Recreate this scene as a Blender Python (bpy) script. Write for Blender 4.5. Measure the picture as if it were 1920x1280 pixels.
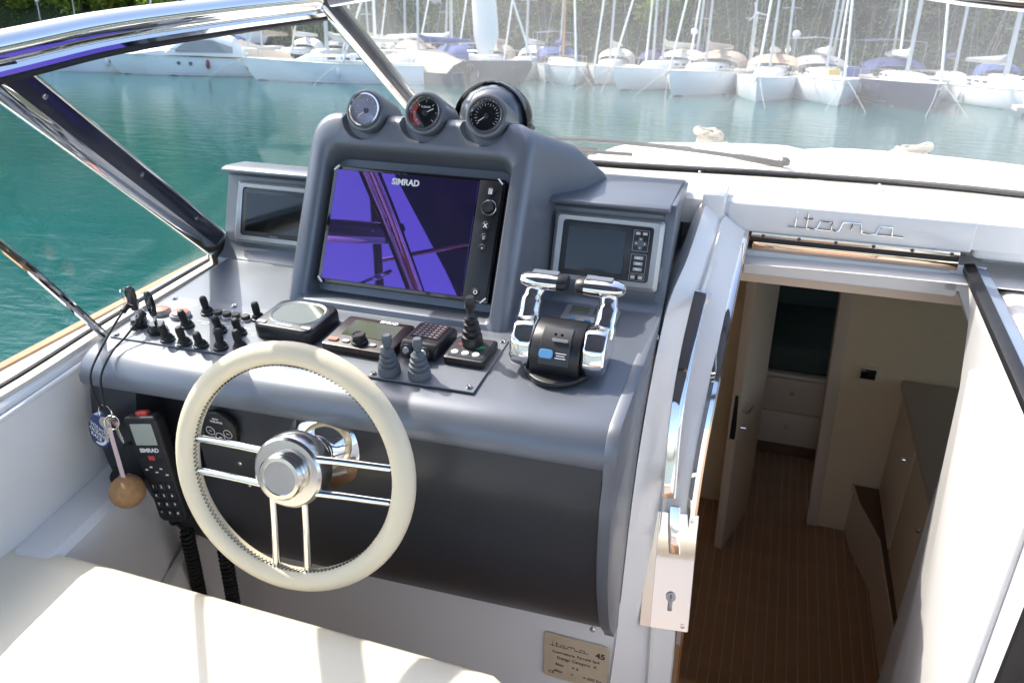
import bpy, bmesh, math, random
from mathutils import Vector as V, Matrix as Mx
for o in list(bpy.data.objects): bpy.data.objects.remove(o)
rad = math.radians
sc = bpy.context.scene; C = sc.collection
random.seed(7)
# ---------------------------------------------------------------- camera, sky, sun, exposure
# the yacht floats 4.5 degrees bow-up; its own frame has +Y forward, +X starboard
BOAT = Mx.Translation((0, 0, 3.4)) @ Mx.Rotation(rad(4.5), 4, 'X')
cd = bpy.data.cameras.new('camera'); cam = bpy.data.objects.new('camera', cd); C.objects.link(cam)
cd.sensor_width = 36; cd.lens = 27.19; cd.clip_start = 0.02; cd.clip_end = 3000
cam.matrix_world = BOAT @ Mx.Rotation(rad(18.5), 4, 'Z') @ Mx.Rotation(rad(90 - 26.4), 4, 'X')
cd.dof.use_dof = True; cd.dof.focus_distance = 1.45; cd.dof.aperture_fstop = 9.0
sc.camera = cam
sc.cycles.diffuse_bounces = 8; sc.cycles.max_bounces = 16; sc.cycles.transparent_max_bounces = 16
SUN_EL, SUN_AZ = 50.5, -71.5            # azimuth clockwise from +Y (bow); sun stands off the port bow
w = bpy.data.worlds.new('World'); sc.world = w; w.use_nodes = True
nt = w.node_tree; bg = nt.nodes['Background']
sky = nt.nodes.new('ShaderNodeTexSky'); sky.sky_type = 'NISHITA'; sky.sun_disc = False
sky.sun_elevation = rad(SUN_EL); sky.sun_rotation = rad(SUN_AZ); sky.air_density = .8; sky.dust_density = 2.2; sky.ozone_density = 0.2
nt.links.new(sky.outputs[0], bg.inputs[0]); bg.inputs[1].default_value = 0.15
sd = bpy.data.lights.new('sun', 'SUN'); sd.energy = 2.0; sd.angle = rad(0.53); sd.color = (1, .94, .84)
sun = bpy.data.objects.new('sun', sd); C.objects.link(sun)
ts = V((math.sin(rad(SUN_AZ)) * math.cos(rad(SUN_EL)), math.cos(rad(SUN_AZ)) * math.cos(rad(SUN_EL)), math.sin(rad(SUN_EL))))
sun.rotation_euler = ts.to_track_quat('Z', 'Y').to_euler(); sun.location = ts * 30
vs = sc.view_settings; vs.view_transform = 'Standard'; vs.look = 'None'; vs.gamma = 1; vs.exposure = 1.72; vs.use_curve_mapping = False

# ---------------------------------------------------------------- materials
MATS = {}
def mat(name, col, rough=.5, metal=0., var=.06, scale=18., bump=0., spec=.5, coat=0., emit=None, bscale=None):
    m = bpy.data.materials.new(name); m.use_nodes = True; MATS[name] = m
    n = m.node_tree; p = n.nodes['Principled BSDF']
    p.inputs['Roughness'].default_value = rough; p.inputs['Metallic'].default_value = metal
    p.inputs['Specular IOR Level'].default_value = spec; p.inputs['Coat Weight'].default_value = coat
    p.inputs['Coat Roughness'].default_value = .08
    tc = n.nodes.new('ShaderNodeTexCoord'); no = n.nodes.new('ShaderNodeTexNoise'); no.inputs['Scale'].default_value = scale
    no.inputs['Detail'].default_value = 5; n.links.new(tc.outputs['Object'], no.inputs['Vector'])
    mx = n.nodes.new('ShaderNodeMix'); mx.data_type = 'RGBA'
    mx.inputs[6].default_value = (*[max(0, c * (1 - var)) for c in col], 1); mx.inputs[7].default_value = (*[min(1, c * (1 + var)) for c in col], 1)
    n.links.new(no.outputs['Fac'], mx.inputs[0]); n.links.new(mx.outputs[2], p.inputs['Base Color'])
    mr = n.nodes.new('ShaderNodeMapRange'); mr.inputs[3].default_value = max(.0, rough - .25 * rough); mr.inputs[4].default_value = min(1, rough + .25 * rough)
    n.links.new(no.outputs['Fac'], mr.inputs[0]); n.links.new(mr.outputs[0], p.inputs['Roughness'])
    if bump:
        b = n.nodes.new('ShaderNodeBump'); b.inputs['Strength'].default_value = bump; b.inputs['Distance'].default_value = .002
        nb = n.nodes.new('ShaderNodeTexNoise'); nb.inputs['Scale'].default_value = bscale or scale * 12; n.links.new(tc.outputs['Object'], nb.inputs['Vector'])
        n.links.new(nb.outputs['Fac'], b.inputs['Height']); n.links.new(b.outputs[0], p.inputs['Normal'])
    if emit:
        p.inputs['Emission Color'].default_value = (*emit[:3], 1); p.inputs['Emission Strength'].default_value = emit[3]
    return m
gel_white = mat('white_gelcoat', (.78, .775, .77), .22, var=.03, scale=3, coat=.3)
gel_shade = mat('textured_white_gelcoat', (.76, .74, .72), .45, var=.04, scale=4, bump=.06)
gel_grey = mat('grey_gelcoat', (.165, .180, .208), .40, metal=.35, var=.10, scale=7, bump=.03, coat=.12, bscale=700)
gel_dark = mat('charcoal_gelcoat', (.035, .037, .043), .42, metal=.1, var=.12, scale=5, coat=.1)
plate_grey = mat('grey_switch_plate', (.19, .205, .23), .42, metal=.4, var=.05, scale=9)
black = mat('black_plastic', (.014, .014, .016), .38, var=.2, scale=40, bump=.05)
rubber = mat('black_rubber', (.012, .012, .013), .62, var=.2, scale=60, bump=.1)
gloss_black = mat('gloss_black', (.008, .008, .01), .06, coat=.5)
brown_black = mat('sun_browned_black_plastic', (.03, .018, .016), .3, var=.15)
grey_rub = mat('grey_rubber', (.10, .12, .14), .55, var=.1)
chrome = mat('polished_steel', (.80, .79, .77), .045, metal=1, var=.02, scale=6)
steel = mat('brushed_steel', (.66, .63, .58), .2, metal=1, var=.06, scale=20)
silver = mat('silver_plastic', (.42, .42, .42), .38, metal=.6, var=.05)
cream = mat('cream_vinyl', (.78, .72, .58), .5, var=.03, scale=5, bump=.12, bscale=260)
leather = mat('cream_leather', (.82, .71, .51), .42, var=.07, scale=14, bump=.15, bscale=320)
teak = mat('teak', (.36, .19, .085), .5, var=.3, scale=14, bump=.1)
white_print = mat('white_print', (.8, .8, .8), .5)
dark_print = mat('dark_print', (.07, .06, .05), .5)
lcd_green = mat('unlit_lcd', (.085, .10, .062), .12, coat=.4, var=.08)
lcd_grey = mat('grey_lcd', (.33, .36, .31), .18, coat=.3, var=.05)
lcd_black = mat('dark_screen', (.006, .007, .007), .12, coat=.2)
red = mat('red_plastic', (.50, .05, .035), .35)
salmon = mat('faded_red_plastic', (.62, .20, .15), .4)
green = mat('green_plastic', (.03, .35, .12), .35)
blue_btn = mat('blue_plastic', (.10, .27, .50), .35)
navy = mat('navy_foam', (.025, .045, .14), .6, bump=.2)
teal_strap = mat('teal_strap', (.05, .22, .27), .7)
pink_tape = mat('pale_pink_tape', (.68, .50, .50), .6)
cork = mat('cork', (.40, .22, .10), .8, var=.5, scale=90, bump=.5)
brass_plate = mat('aged_gold_plate', (.78, .68, .50), .32, metal=.35, var=.10, scale=25)
gasket = mat('gasket_black', (.01, .01, .012), .5)
canvas = mat('navy_canvas', (.10, .11, .16), .85, var=.2, scale=30, bump=.2)
beige_trim = mat('beige_trim', (.60, .55, .49), .45)
cab_beige = mat('beige_cabin_panel', (.80, .62, .40), .5, var=.04)
cab_pale = mat('pale_cabin_lacquer', (.70, .56, .43), .35, var=.03)
cab_brown = mat('brown_wood_top', (.16, .08, .045), .35, var=.25, scale=12)
sole_wood = mat('cabin_sole_wood', (.42, .235, .13), .40, var=.25, scale=10, coat=.1)
holly = mat('holly_seam', (.55, .47, .37), .5)
bedding = mat('dark_green_bedding', (.06, .085, .07), .9, var=.2, bump=.2)
rope_mat = mat('cream_rope', (.42, .37, .28), .8, var=.25, scale=80, bump=.4)
dial_pale = mat('lavender_dial', (.30, .31, .42), .25)
orange = mat('orange_lacquer', (.55, .14, .04), .5)
bolt = mat('bolt_steel', (.62, .61, .58), .16, metal=1, var=.08, scale=80)
def glass_mat(name, tint, veil=.0, refl=1.):
    m = bpy.data.materials.new(name); m.use_nodes = True; n = m.node_tree; n.nodes.remove(n.nodes['Principled BSDF'])
    out = n.nodes['Material Output']; t = n.nodes.new('ShaderNodeBsdfTransparent'); t.inputs[0].default_value = (*tint, 1)
    g = n.nodes.new('ShaderNodeBsdfGlossy'); g.inputs['Roughness'].default_value = .0; g.inputs[0].default_value = (1, 1, 1, 1)
    lw = n.nodes.new('ShaderNodeLayerWeight'); lw.inputs[0].default_value = .5
    p = n.nodes.new('ShaderNodeMath'); p.operation = 'POWER'; p.inputs[1].default_value = 5; n.links.new(lw.outputs['Facing'], p.inputs[0])
    q = n.nodes.new('ShaderNodeMath'); q.operation = 'MULTIPLY_ADD'; q.inputs[1].default_value = .95 * refl; q.inputs[2].default_value = .04 * refl
    n.links.new(p.outputs[0], q.inputs[0]); mx = n.nodes.new('ShaderNodeMixShader'); n.links.new(q.outputs[0], mx.inputs[0])
    n.links.new(t.outputs[0], mx.inputs[1]); n.links.new(g.outputs[0], mx.inputs[2])
    last = mx
    if veil:      # pale translucent veil painted in to imitate reflection haze on the panes
        d = n.nodes.new('ShaderNodeBsdfTranslucent'); d.inputs[0].default_value = (.8, .8, .8, 1)
        tc = n.nodes.new('ShaderNodeTexCoord'); no = n.nodes.new('ShaderNodeTexNoise'); no.inputs['Scale'].default_value = 5; no.inputs['Detail'].default_value = 6
        n.links.new(tc.outputs['Object'], no.inputs['Vector']); k = n.nodes.new('ShaderNodeMath'); k.operation = 'MULTIPLY'; k.inputs[1].default_value = veil
        n.links.new(no.outputs['Fac'], k.inputs[0]); m2 = n.nodes.new('ShaderNodeMixShader'); n.links.new(k.outputs[0], m2.inputs[0])
        n.links.new(mx.outputs[0], m2.inputs[1]); n.links.new(d.outputs[0], m2.inputs[2]); last = m2
    n.links.new(last.outputs[0], out.inputs[0]); return m
glass = glass_mat('windscreen_glass', (.985, .995, .99), .07, .75)
side_glass = glass_mat('side_screen_glass', (.97, .99, .985), .008, .5)
clear = glass_mat('clear_cover', (1, 1, 1))
# chartplotter front: dark panel with a violet anti-glare coating
scr = bpy.data.materials.new('violet_coated_screen'); scr.use_nodes = True
_n = scr.node_tree; _p = _n.nodes['Principled BSDF']; _p.inputs['Base Color'].default_value = (.012, .010, .016, 1); _p.inputs['Roughness'].default_value = .3
_g = _n.nodes.new('ShaderNodeBsdfGlossy'); _g.inputs[0].default_value = (.20, .10, .52, 1); _g.inputs['Roughness'].default_value = .015
_m = _n.nodes.new('ShaderNodeMixShader')
_lw = _n.nodes.new('ShaderNodeLayerWeight'); _lw.inputs[0].default_value = .5; _k = _n.nodes.new('ShaderNodeMath'); _k.operation = 'MULTIPLY_ADD'; _k.inputs[1].default_value = -.75; _k.inputs[2].default_value = .70; _k.use_clamp = True
_n.links.new(_lw.outputs['Facing'], _k.inputs[0]); _n.links.new(_k.outputs[0], _m.inputs[0])
_n.links.new(_p.outputs[0], _m.inputs[1]); _n.links.new(_g.outputs[0], _m.inputs[2]); _n.links.new(_m.outputs[0], _n.nodes['Material Output'].inputs[0])

# ---------------------------------------------------------------- mesh helpers
class MB:
    def __init__(s): s.v = []; s.f = []
    def add(s, vs, fs, mx=None):
        o = len(s.v); s.v += [tuple(mx @ V(p)) if mx else tuple(p) for p in vs]; s.f += [tuple(i + o for i in f) for f in fs]; return s
    def join(s, m, mx=None): return s.add(m.v, m.f, mx)
    def box(s, c, d, mx=None):
        x, y, z = [k / 2 for k in d]
        vs = [(c[0] + i * x, c[1] + j * y, c[2] + k * z) for i in (-1, 1) for j in (-1, 1) for k in (-1, 1)]
        return s.add(vs, [(0, 1, 3, 2), (4, 6, 7, 5), (0, 4, 5, 1), (2, 3, 7, 6), (0, 2, 6, 4), (1, 5, 7, 3)], mx)
    def rbox(s, c, d, r=.003, seg=2, mx=None):
        m = MB().box(c, d); return s.join(bev(m, r, seg), mx)
    def loft(s, rings, cap0=True, cap1=True, closed=True):
        n = len(rings[0]); o = len(s.v)
        for r in rings: s.v += [tuple(p) for p in r]
        for i in range(len(rings) - 1):
            for j in range(n if closed else n - 1):
                k = (j + 1) % n; s.f.append((o + i * n + j, o + i * n + k, o + (i + 1) * n + k, o + (i + 1) * n + j))
        if cap0: s.f.append(tuple(o + j for j in reversed(range(n))))
        if cap1: s.f.append(tuple(o + (len(rings) - 1) * n + j for j in range(n)))
        return s
    def tube(s, pts, r, seg=8, closed=False, flat=1.):
        pts = [V(p) for p in pts]; n = len(pts); rings = []; up = None
        for i, p in enumerate(pts):
            a = pts[(i - 1) % n] if (closed or i > 0) else p; b = pts[(i + 1) % n] if (closed or i < n - 1) else p
            t = (b - a).normalized()
            if up is None: up = t.cross(V((0, 0, 1))); up = up.normalized() if up.length > .05 else t.cross(V((1, 0, 0))).normalized()
            up = (up - t * up.dot(t)).normalized(); q = t.cross(up); rr = r[i] if isinstance(r, (list, tuple)) else r
            rings.append([p + (up * math.cos(2 * math.pi * k / seg) + q * math.sin(2 * math.pi * k / seg) * flat) * rr for k in range(seg)])
        if closed: rings.append(rings[0]); return s.loft(rings, False, False)
        return s.loft(rings)
    def lathe(s, prof, seg=20, mx=None, cap=True):
        m = MB(); m.loft([[(r * math.cos(2 * math.pi * k / seg), r * math.sin(2 * math.pi * k / seg), z) for k in range(seg)] for r, z in prof], cap, cap)
        return s.join(m, mx)
    def prism(s, poly, z0, z1, mx=None):
        m = MB(); m.loft([[(p[0], p[1], z0) for p in poly], [(p[0], p[1], z1) for p in poly]]); return s.join(m, mx)
    def ball(s, c, r, seg=14, mx=None):
        r = (r, r, r) if not isinstance(r, (tuple, list)) else r; n = seg // 2
        pr = [(math.sin(math.pi * i / n), -math.cos(math.pi * i / n)) for i in range(n + 1)]; pr[0] = (.001, -1); pr[-1] = (.001, 1)
        m = MB().lathe(pr, seg); m.v = [(c[0] + a * r[0], c[1] + b * r[1], c[2] + d * r[2]) for a, b, d in m.v]; return s.join(m, mx)
    def mesh(s, name, ang=35):
        me = bpy.data.meshes.new(name); me.from_pydata(s.v, [], s.f)
        bm = bmesh.new(); bm.from_mesh(me); bmesh.ops.recalc_face_normals(bm, faces=bm.faces); bm.to_mesh(me); bm.free()
        me.polygons.foreach_set('use_smooth', [True] * len(me.polygons)); me.set_sharp_from_angle(angle=rad(ang)); return me
def from_bm(bm):
    m = MB(); bm.verts.index_update(); m.v = [tuple(v.co) for v in bm.verts]; m.f = [tuple(v.index for v in f.verts) for f in bm.faces]; return m
def to_bm(m):
    bm = bmesh.new(); vs = [bm.verts.new(p) for p in m.v]
    for f in m.f:
        try: bm.faces.new([vs[i] for i in f])
        except ValueError: pass
    bmesh.ops.remove_doubles(bm, verts=bm.verts, dist=1e-6); bmesh.ops.recalc_face_normals(bm, faces=bm.faces); return bm
def bev(m, r, seg=2, ang=30):
    bm = to_bm(m); es = [e for e in bm.edges if len(e.link_faces) == 2 and e.calc_face_angle(0) > rad(ang)]
    bmesh.ops.bevel(bm, geom=es, offset=r, segments=seg, profile=.5, affect='EDGES', clamp_overlap=True); o = from_bm(bm); bm.free(); return o
def cut(m, cutters):
    me = m.mesh('tmp'); ob = bpy.data.objects.new('tmp', me); C.objects.link(ob); cs = []
    for c in cutters:
        co = bpy.data.objects.new('tmpc', c.mesh('tmpc')); C.objects.link(co); cs.append(co)
        md = ob.modifiers.new('b', 'BOOLEAN'); md.object = co; md.operation = 'DIFFERENCE'; md.solver = 'EXACT'
    dg = bpy.context.evaluated_depsgraph_get(); r = bpy.data.meshes.new_from_object(ob.evaluated_get(dg))
    o = MB(); o.v = [tuple(v.co) for v in r.vertices]; o.f = [tuple(p.vertices) for p in r.polygons]
    for x in cs + [ob]: bpy.data.objects.remove(x)
    return o
def text(s, size, ext=.0003, fat=0., align='CENTER', shear=0., sp=1.):
    cu = bpy.data.curves.new('t', 'FONT'); cu.body = s; cu.size = size; cu.extrude = ext; cu.offset = fat * size; cu.align_x = align; cu.align_y = 'CENTER'
    cu.resolution_u = 3; cu.shear = shear; cu.space_character = sp
    ob = bpy.data.objects.new('t', cu); C.objects.link(ob); dg = bpy.context.evaluated_depsgraph_get()
    r = bpy.data.meshes.new_from_object(ob.evaluated_get(dg)); o = MB(); o.v = [tuple(v.co) for v in r.vertices]; o.f = [tuple(p.vertices) for p in r.polygons]
    bpy.data.objects.remove(ob); bpy.data.curves.remove(cu); return o
def rr(x0, x1, y0, y1, r, k=5):
    r = (r,) * 4 if not isinstance(r, tuple) else r       # corner order: bottom-left, bottom-right, top-right, top-left
    cs = [(x0 + r[0], y0 + r[0], 180, r[0]), (x1 - r[1], y0 + r[1], 270, r[1]), (x1 - r[2], y1 - r[2], 0, r[2]), (x0 + r[3], y1 - r[3], 90, r[3])]
    return [(cx + q * math.cos(rad(a + 90 * i / k)), cy + q * math.sin(rad(a + 90 * i / k))) for cx, cy, a, q in cs for i in range(k + 1)]
def spline(pts, n=6):
    pts = [V(p) for p in pts]; P = [pts[0] * 2 - pts[1]] + pts + [pts[-1] * 2 - pts[-2]]; o = []
    for i in range(1, len(P) - 2):
        for j in range(n):
            t = j / n; a, b, c, d = P[i - 1:i + 3]
            o.append(.5 * ((2 * b) + (c - a) * t + (2 * a - 5 * b + 4 * c - d) * t * t + (3 * b - a - 3 * c + d) * t ** 3))
    return o + [pts[-1]]
# ---------------------------------------------------------------- object helpers
LOC = {}
def tag(o, label, cat, group=None):
    o['label'] = label; o['category'] = cat
    if group: o['group'] = group
    return o
def thing(name, label, cat, L=None, group=None, base=BOAT):
    L = Mx.Translation(L) if isinstance(L, (tuple, list, V)) else (L or Mx.Identity(4))
    o = bpy.data.objects.new(name, None); o.empty_display_size = .02; C.objects.link(o); o.matrix_world = base @ L; LOC[o.name] = L
    return tag(o, label, cat, group)
def part(name, m, material, parent, mx=None, world=False, ang=35):
    """a mesh child in its thing's frame; world=True: the points are given in the frame the thing itself is placed in"""
    me = m.mesh(name, ang) if isinstance(m, MB) else m
    if world: me.transform(LOC[parent.name].inverted())
    if not me.materials: me.materials.append(material)
    o = bpy.data.objects.new(name, me); C.objects.link(o); o.parent = parent
    if mx: o.matrix_local = mx
    LOC[o.name] = LOC.get(parent.name, Mx.Identity(4)) @ (mx or Mx.Identity(4)); return o
def solo(name, m, material, label, cat, L=None, group=None, base=BOAT, world=False, ang=35):
    L = Mx.Translation(L) if isinstance(L, (tuple, list, V)) else (L or Mx.Identity(4))
    me = m.mesh(name, ang) if isinstance(m, MB) else m
    if world: me.transform(L.inverted())
    if not me.materials: me.materials.append(material)
    o = bpy.data.objects.new(name, me); C.objects.link(o); o.matrix_world = base @ L; LOC[o.name] = L; return tag(o, label, cat, group)
def structure(name, m, material, base=Mx.Identity(4)):
    me = m.mesh(name) if isinstance(m, MB) else m
    if not me.materials: me.materials.append(material)
    o = bpy.data.objects.new(name, me); C.objects.link(o); o.matrix_world = base; o['kind'] = 'structure'; return o
def dup(root, M, label=None, group=None):
    r = root.copy(); C.objects.link(r); r.matrix_world = M
    if label: r['label'] = label
    if group: r['group'] = group
    for ch in list(root.children):
        c = ch.copy(); C.objects.link(c); c.parent = r
        for g in ch.children:
            d = g.copy(); C.objects.link(d); d.parent = c
    return r
T = Mx.Translation
def RX(a): return Mx.Rotation(rad(a), 4, 'X')
def RY(a): return Mx.Rotation(rad(a), 4, 'Y')
def RZ(a): return Mx.Rotation(rad(a), 4, 'Z')
def face(x, y, z, rec): return T((x, y, z)) @ RX(90 - rec)     # local X to starboard, Y up the face, Z out towards the helmsman
# ================================================================ water and land
def grid(x0, x1, y0, y1, nx, ny, fz):
    m = MB(); m.v = [(x0 + (x1 - x0) * i / nx, y0 + (y1 - y0) * j / ny, fz(x0 + (x1 - x0) * i / nx, y0 + (y1 - y0) * j / ny)) for j in range(ny + 1) for i in range(nx + 1)]
    m.f = [(j * (nx + 1) + i, j * (nx + 1) + i + 1, (j + 1) * (nx + 1) + i + 1, (j + 1) * (nx + 1) + i) for j in range(ny) for i in range(nx)]; return m
wm = bpy.data.materials.new('harbour_water'); wm.use_nodes = True; n = wm.node_tree; p = n.nodes['Principled BSDF']
p.inputs['IOR'].default_value = 1.33; p.inputs['Roughness'].default_value = .03; p.inputs['Specular IOR Level'].default_value = .22
tc = n.nodes.new('ShaderNodeTexCoord')
ncol = n.nodes.new('ShaderNodeTexNoise'); ncol.inputs['Scale'].default_value = .35; ncol.inputs['Detail'].default_value = 4; n.links.new(tc.outputs['Object'], ncol.inputs['Vector'])
cr = n.nodes.new('ShaderNodeMix'); cr.data_type = 'RGBA'; cr.inputs[6].default_value = (.0, .050, .052, 1); cr.inputs[7].default_value = (.0, .092, .086, 1)
n.links.new(ncol.outputs['Fac'], cr.inputs[0]); n.links.new(cr.outputs[2], p.inputs['Base Color'])
mp = n.nodes.new('ShaderNodeMapping'); mp.inputs['Rotation'].default_value = (0, 0, .5); mp.inputs['Scale'].default_value = (1, 2.1, 1); n.links.new(tc.outputs['Object'], mp.inputs[0])
prev = None
for s_, st, di in ((.9, .10, .055), (3.6, .10, .016), (14, .08, .006)):
    a = n.nodes.new('ShaderNodeTexNoise'); a.inputs['Scale'].default_value = s_; a.inputs['Detail'].default_value = 3; a.inputs['Distortion'].default_value = .6; n.links.new(mp.outputs[0], a.inputs['Vector'])
    b = n.nodes.new('ShaderNodeBump'); b.inputs['Strength'].default_value = st * 4; b.inputs['Distance'].default_value = di; n.links.new(a.outputs['Fac'], b.inputs['Height'])
    if prev: n.links.new(prev.outputs[0], b.inputs['Normal'])
    prev = b
n.links.new(prev.outputs[0], p.inputs['Normal'])
structure('water', grid(-700, 700, -500, 900, 2, 2, lambda x, y: 0), wm)
SHORE = 62
def hz(x, y):
    d = y - SHORE + max(0, -x - 75) * .75
    if d < 4: return .75 if d > 0 else .75
    return .75 + 46 * math.log(1 + (d - 4) / 30) + 1.2 * math.sin(x * .11 + y * .07) * min(1, (d - 4) / 10) + .6 * math.sin(x * .31) * min(1, (d - 4) / 10)
ground = mat('scrubby_hillside', (.035, .05, .018), .95, var=.5, scale=1.2, bump=.5)
m = grid(-330, 260, SHORE, 330, 100, 60, hz); m.v = [(x_, y_ - max(0, -x_ - 75) * .75, z_) for (x_, y_, _), z_ in zip(m.v, [hz(a, b - max(0, -a - 75) * .75) for a, b, _ in m.v])]; structure('hillside', m, ground)
quay_m = mat('quay_stone', (.42, .40, .36), .8, var=.15, scale=2, bump=.3)
quay = thing('quay', 'long pale stone quay wall at the foot of the wooded hillside', 'quay', (0, SHORE, 0), base=Mx.Identity(4))
part('wall', MB().box((90, .15, -.6), (330, .6, 2.72)), quay_m, quay)
part('coping', MB().box((90, .1, .83), (330, .9, .13)), quay_m, quay)

# ================================================================ the yacht we stand in
yacht = thing('motor_yacht', 'white open motor yacht whose cockpit and foredeck fill the foreground', 'yacht')
def xin(y): return -1.268 - (y - .85) * .14
# hull shell
st = []
for y, hb, zs in ((-5.2, 1.75, -.80), (-2.5, 1.85, -.80), (.0, 1.85, -.78), (2.0, 1.80, -.76), (3.2, 1.5, -.86), (4.2, .95, -1.07), (5.0, .05, -1.26)):
    cx = .44; st.append([(cx - hb, y, zs), (cx - hb + .03, y, zs - .06), (cx - hb * .93, y, -2.4), (cx - hb * .8, y, -3.5), (cx, y, -4.1), (cx + hb * .8, y, -3.5), (cx + hb * .93, y, -2.4), (cx + hb - .03, y, zs - .06), (cx + hb, y, zs)])
hm_ = MB().loft(st, True, True, closed=False); hm_.f = [f for f in hm_.f if f != (3 * 9 + 6, 3 * 9 + 7, 4 * 9 + 7, 4 * 9 + 6)]
part('hull', hm_, gel_white, yacht)
hw_ = [V(hm_.v[i]) for i in (33, 34, 43, 42)]; part('added_hull_window', MB().add([tuple(q) for q in hw_] + [tuple(q + V((-.02, 0, 0))) for q in hw_], [(0, 1, 2, 3), (7, 6, 5, 4)]), clear, yacht)  # unseen starboard opening and pane, added to let daylight into the cabin
# port coaming: cap ledge, inner lining, side step
pts = [(.1, 0), (.85, 0), (1.2, 0), (1.62, 0), (2.0, .10), (2.4, .24)]
cap = MB(); rings = []
for y, dx in pts:
    xi = xin(y) + dx; xo = -1.405 - (y - .9) * .03 + dx * .6
    rings.append([(xi, y, -.745), (xi, y, -.737), (xi - .006, y, -.731), (xi - .05, y, -.731), (xo + .02, y, -.735), (xo + .005, y, -.742), (xo, y, -.80), (xi, y, -.80)])
part('coaming_cap', cap.loft(rings), gel_white, yacht)
part('teak_rubbing_strip', MB().loft([[(-1.415 - (y - .9) * .03 + dx * .6 + a, y, b) for a, b in ((.008, -.748), (.009, -.739), (-.022, -.744), (-.024, -.775), (.008, -.775))] for y, dx in pts]), teak, yacht)
part('coaming_bead', MB().tube([(xin(y) + .006, y, -.752) for y in (.1, .5, .9, 1.2, 1.5)], .006, 8), gel_white, yacht)
part('coaming_lining', MB().loft([[(xin(y) + .004, y, -.758), (xin(y) + .012, y, -.80), (xin(y) + .015, y, -1.0), (xin(y) - .03, y, -1.0), (xin(y) - .03, y, -.758)] for y in (-.6, .5, 1.0, 1.6)]), gel_shade, yacht)
sl = MB(); sl.loft([[(xin(y) - .02, y, -1.0), (xin(y) + .03, y, -.990), (xin(y) + .095, y, -.992), (xin(y) + .110, y, -1.004), (xin(y) + .125, y, -1.9), (xin(y) - .02, y, -1.9)] for y in (-.6, .5, 1.0, 1.6)])
part('side_step', sl, gel_white, yacht)
part('step_recess', bev(MB().prism([(.93, -1.30), (1.16, -1.20), (1.18, -1.6), (.90, -1.6)], -.004, .02, T((xin(1.0) + .117, 0, 0)) @ Mx(((0, 0, 1, 0), (1, 0, 0, 0), (0, 1, 0, 0), (0, 0, 0, 1)))), .003), gel_shade, yacht)
# base moulding under the console, cockpit sole
part('console_plinth', bev(MB().box((-.74, 1.36, -1.75), (1.14, .26, 1.04)), .012, 3), gel_white, yacht)
part('cockpit_sole', MB().box((.35, -1.6, -1.95), (3.4, 6.6, .05)), teak, yacht)
# starboard moulding beside the door, white shelf under the windscreen, dash bulkhead
part('starboard_moulding', bev(MB().box((1.29, 1.15, -1.295), (1.60, 1.28, 1.33)), .03, 4), gel_white, yacht)
part('moulding_step', bev(MB().box((1.34, 1.56, -.605), (1.44, .46, .10)), .02, 3), gel_white, yacht)
sh = MB(); sh.loft([[(x, y0, -.503), (x, y0 + .012, -.496), (x, 1.95, -.511), (x, y1 - .13, z1 + .003), (x, y1, z1 - .012), (x, y1, -.64), (x, 1.92, -.64), (x, 1.92, -.56), (x, y0, -.56)] for x, y0, y1, z1 in ((-1.12, 1.78, 2.10, -.58), (-.6, 1.80, 2.38, -.590), (0, 1.802, 2.44, -.590), (.7, 1.80, 2.28, -.566), (1.4, 1.80, 2.05, -.56), (2.0, 1.80, 1.85, -.55))])
part('windscreen_shelf', sh, gel_white, yacht)
part('bulkhead_fascia', bev(MB().box((.178, 1.83, -.534), (.514, .065, .068)), .006, 3), gel_white, yacht)
part('bulkhead_fascia', bev(MB().box((1.22, 1.835, -.545), (1.56, .065, .075)), .012, 3), gel_white, yacht)
part('post', bev(MB().prism([(-.135, 1.76), (-.085, 1.76), (-.082, 1.86), (-.135, 1.86)], -.70, -.478), .006, 2), gel_white, yacht)
trk = part('hatch_track', bev(MB().box((.198, 1.80, -.571), (.432, .02, .011)), .002), steel, yacht)
for i in range(6): part('screw', MB().lathe([(.004, 0), (.004, .002), (.0015, .003)], 10, T((.008 + i * .078, 1.79, -.571)) @ RX(90)), dark_print, trk)
part('track_slot', MB().box((.198, 1.825, -.584), (.44, .03, .016)), gasket, yacht)
part('bronze_trim', bev(MB().box((.203, 1.815, -.603), (.432, .016, .021), ), .002), mat('bronzed_steel', (.85, .62, .45), .05, metal=1, var=.05), yacht)
part('lintel', bev(MB().box((.203, 1.845, -.645), (.46, .07, .062)), .006, 3), gel_white, yacht)
part('lintel_corner', MB().prism([(.405, -.66), (.435, -.66), (.475, -.74), (.475, -.60), (.405, -.60)], 0, .07, T((0, 1.88, 0)) @ RX(90)), gel_white, yacht)
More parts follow.
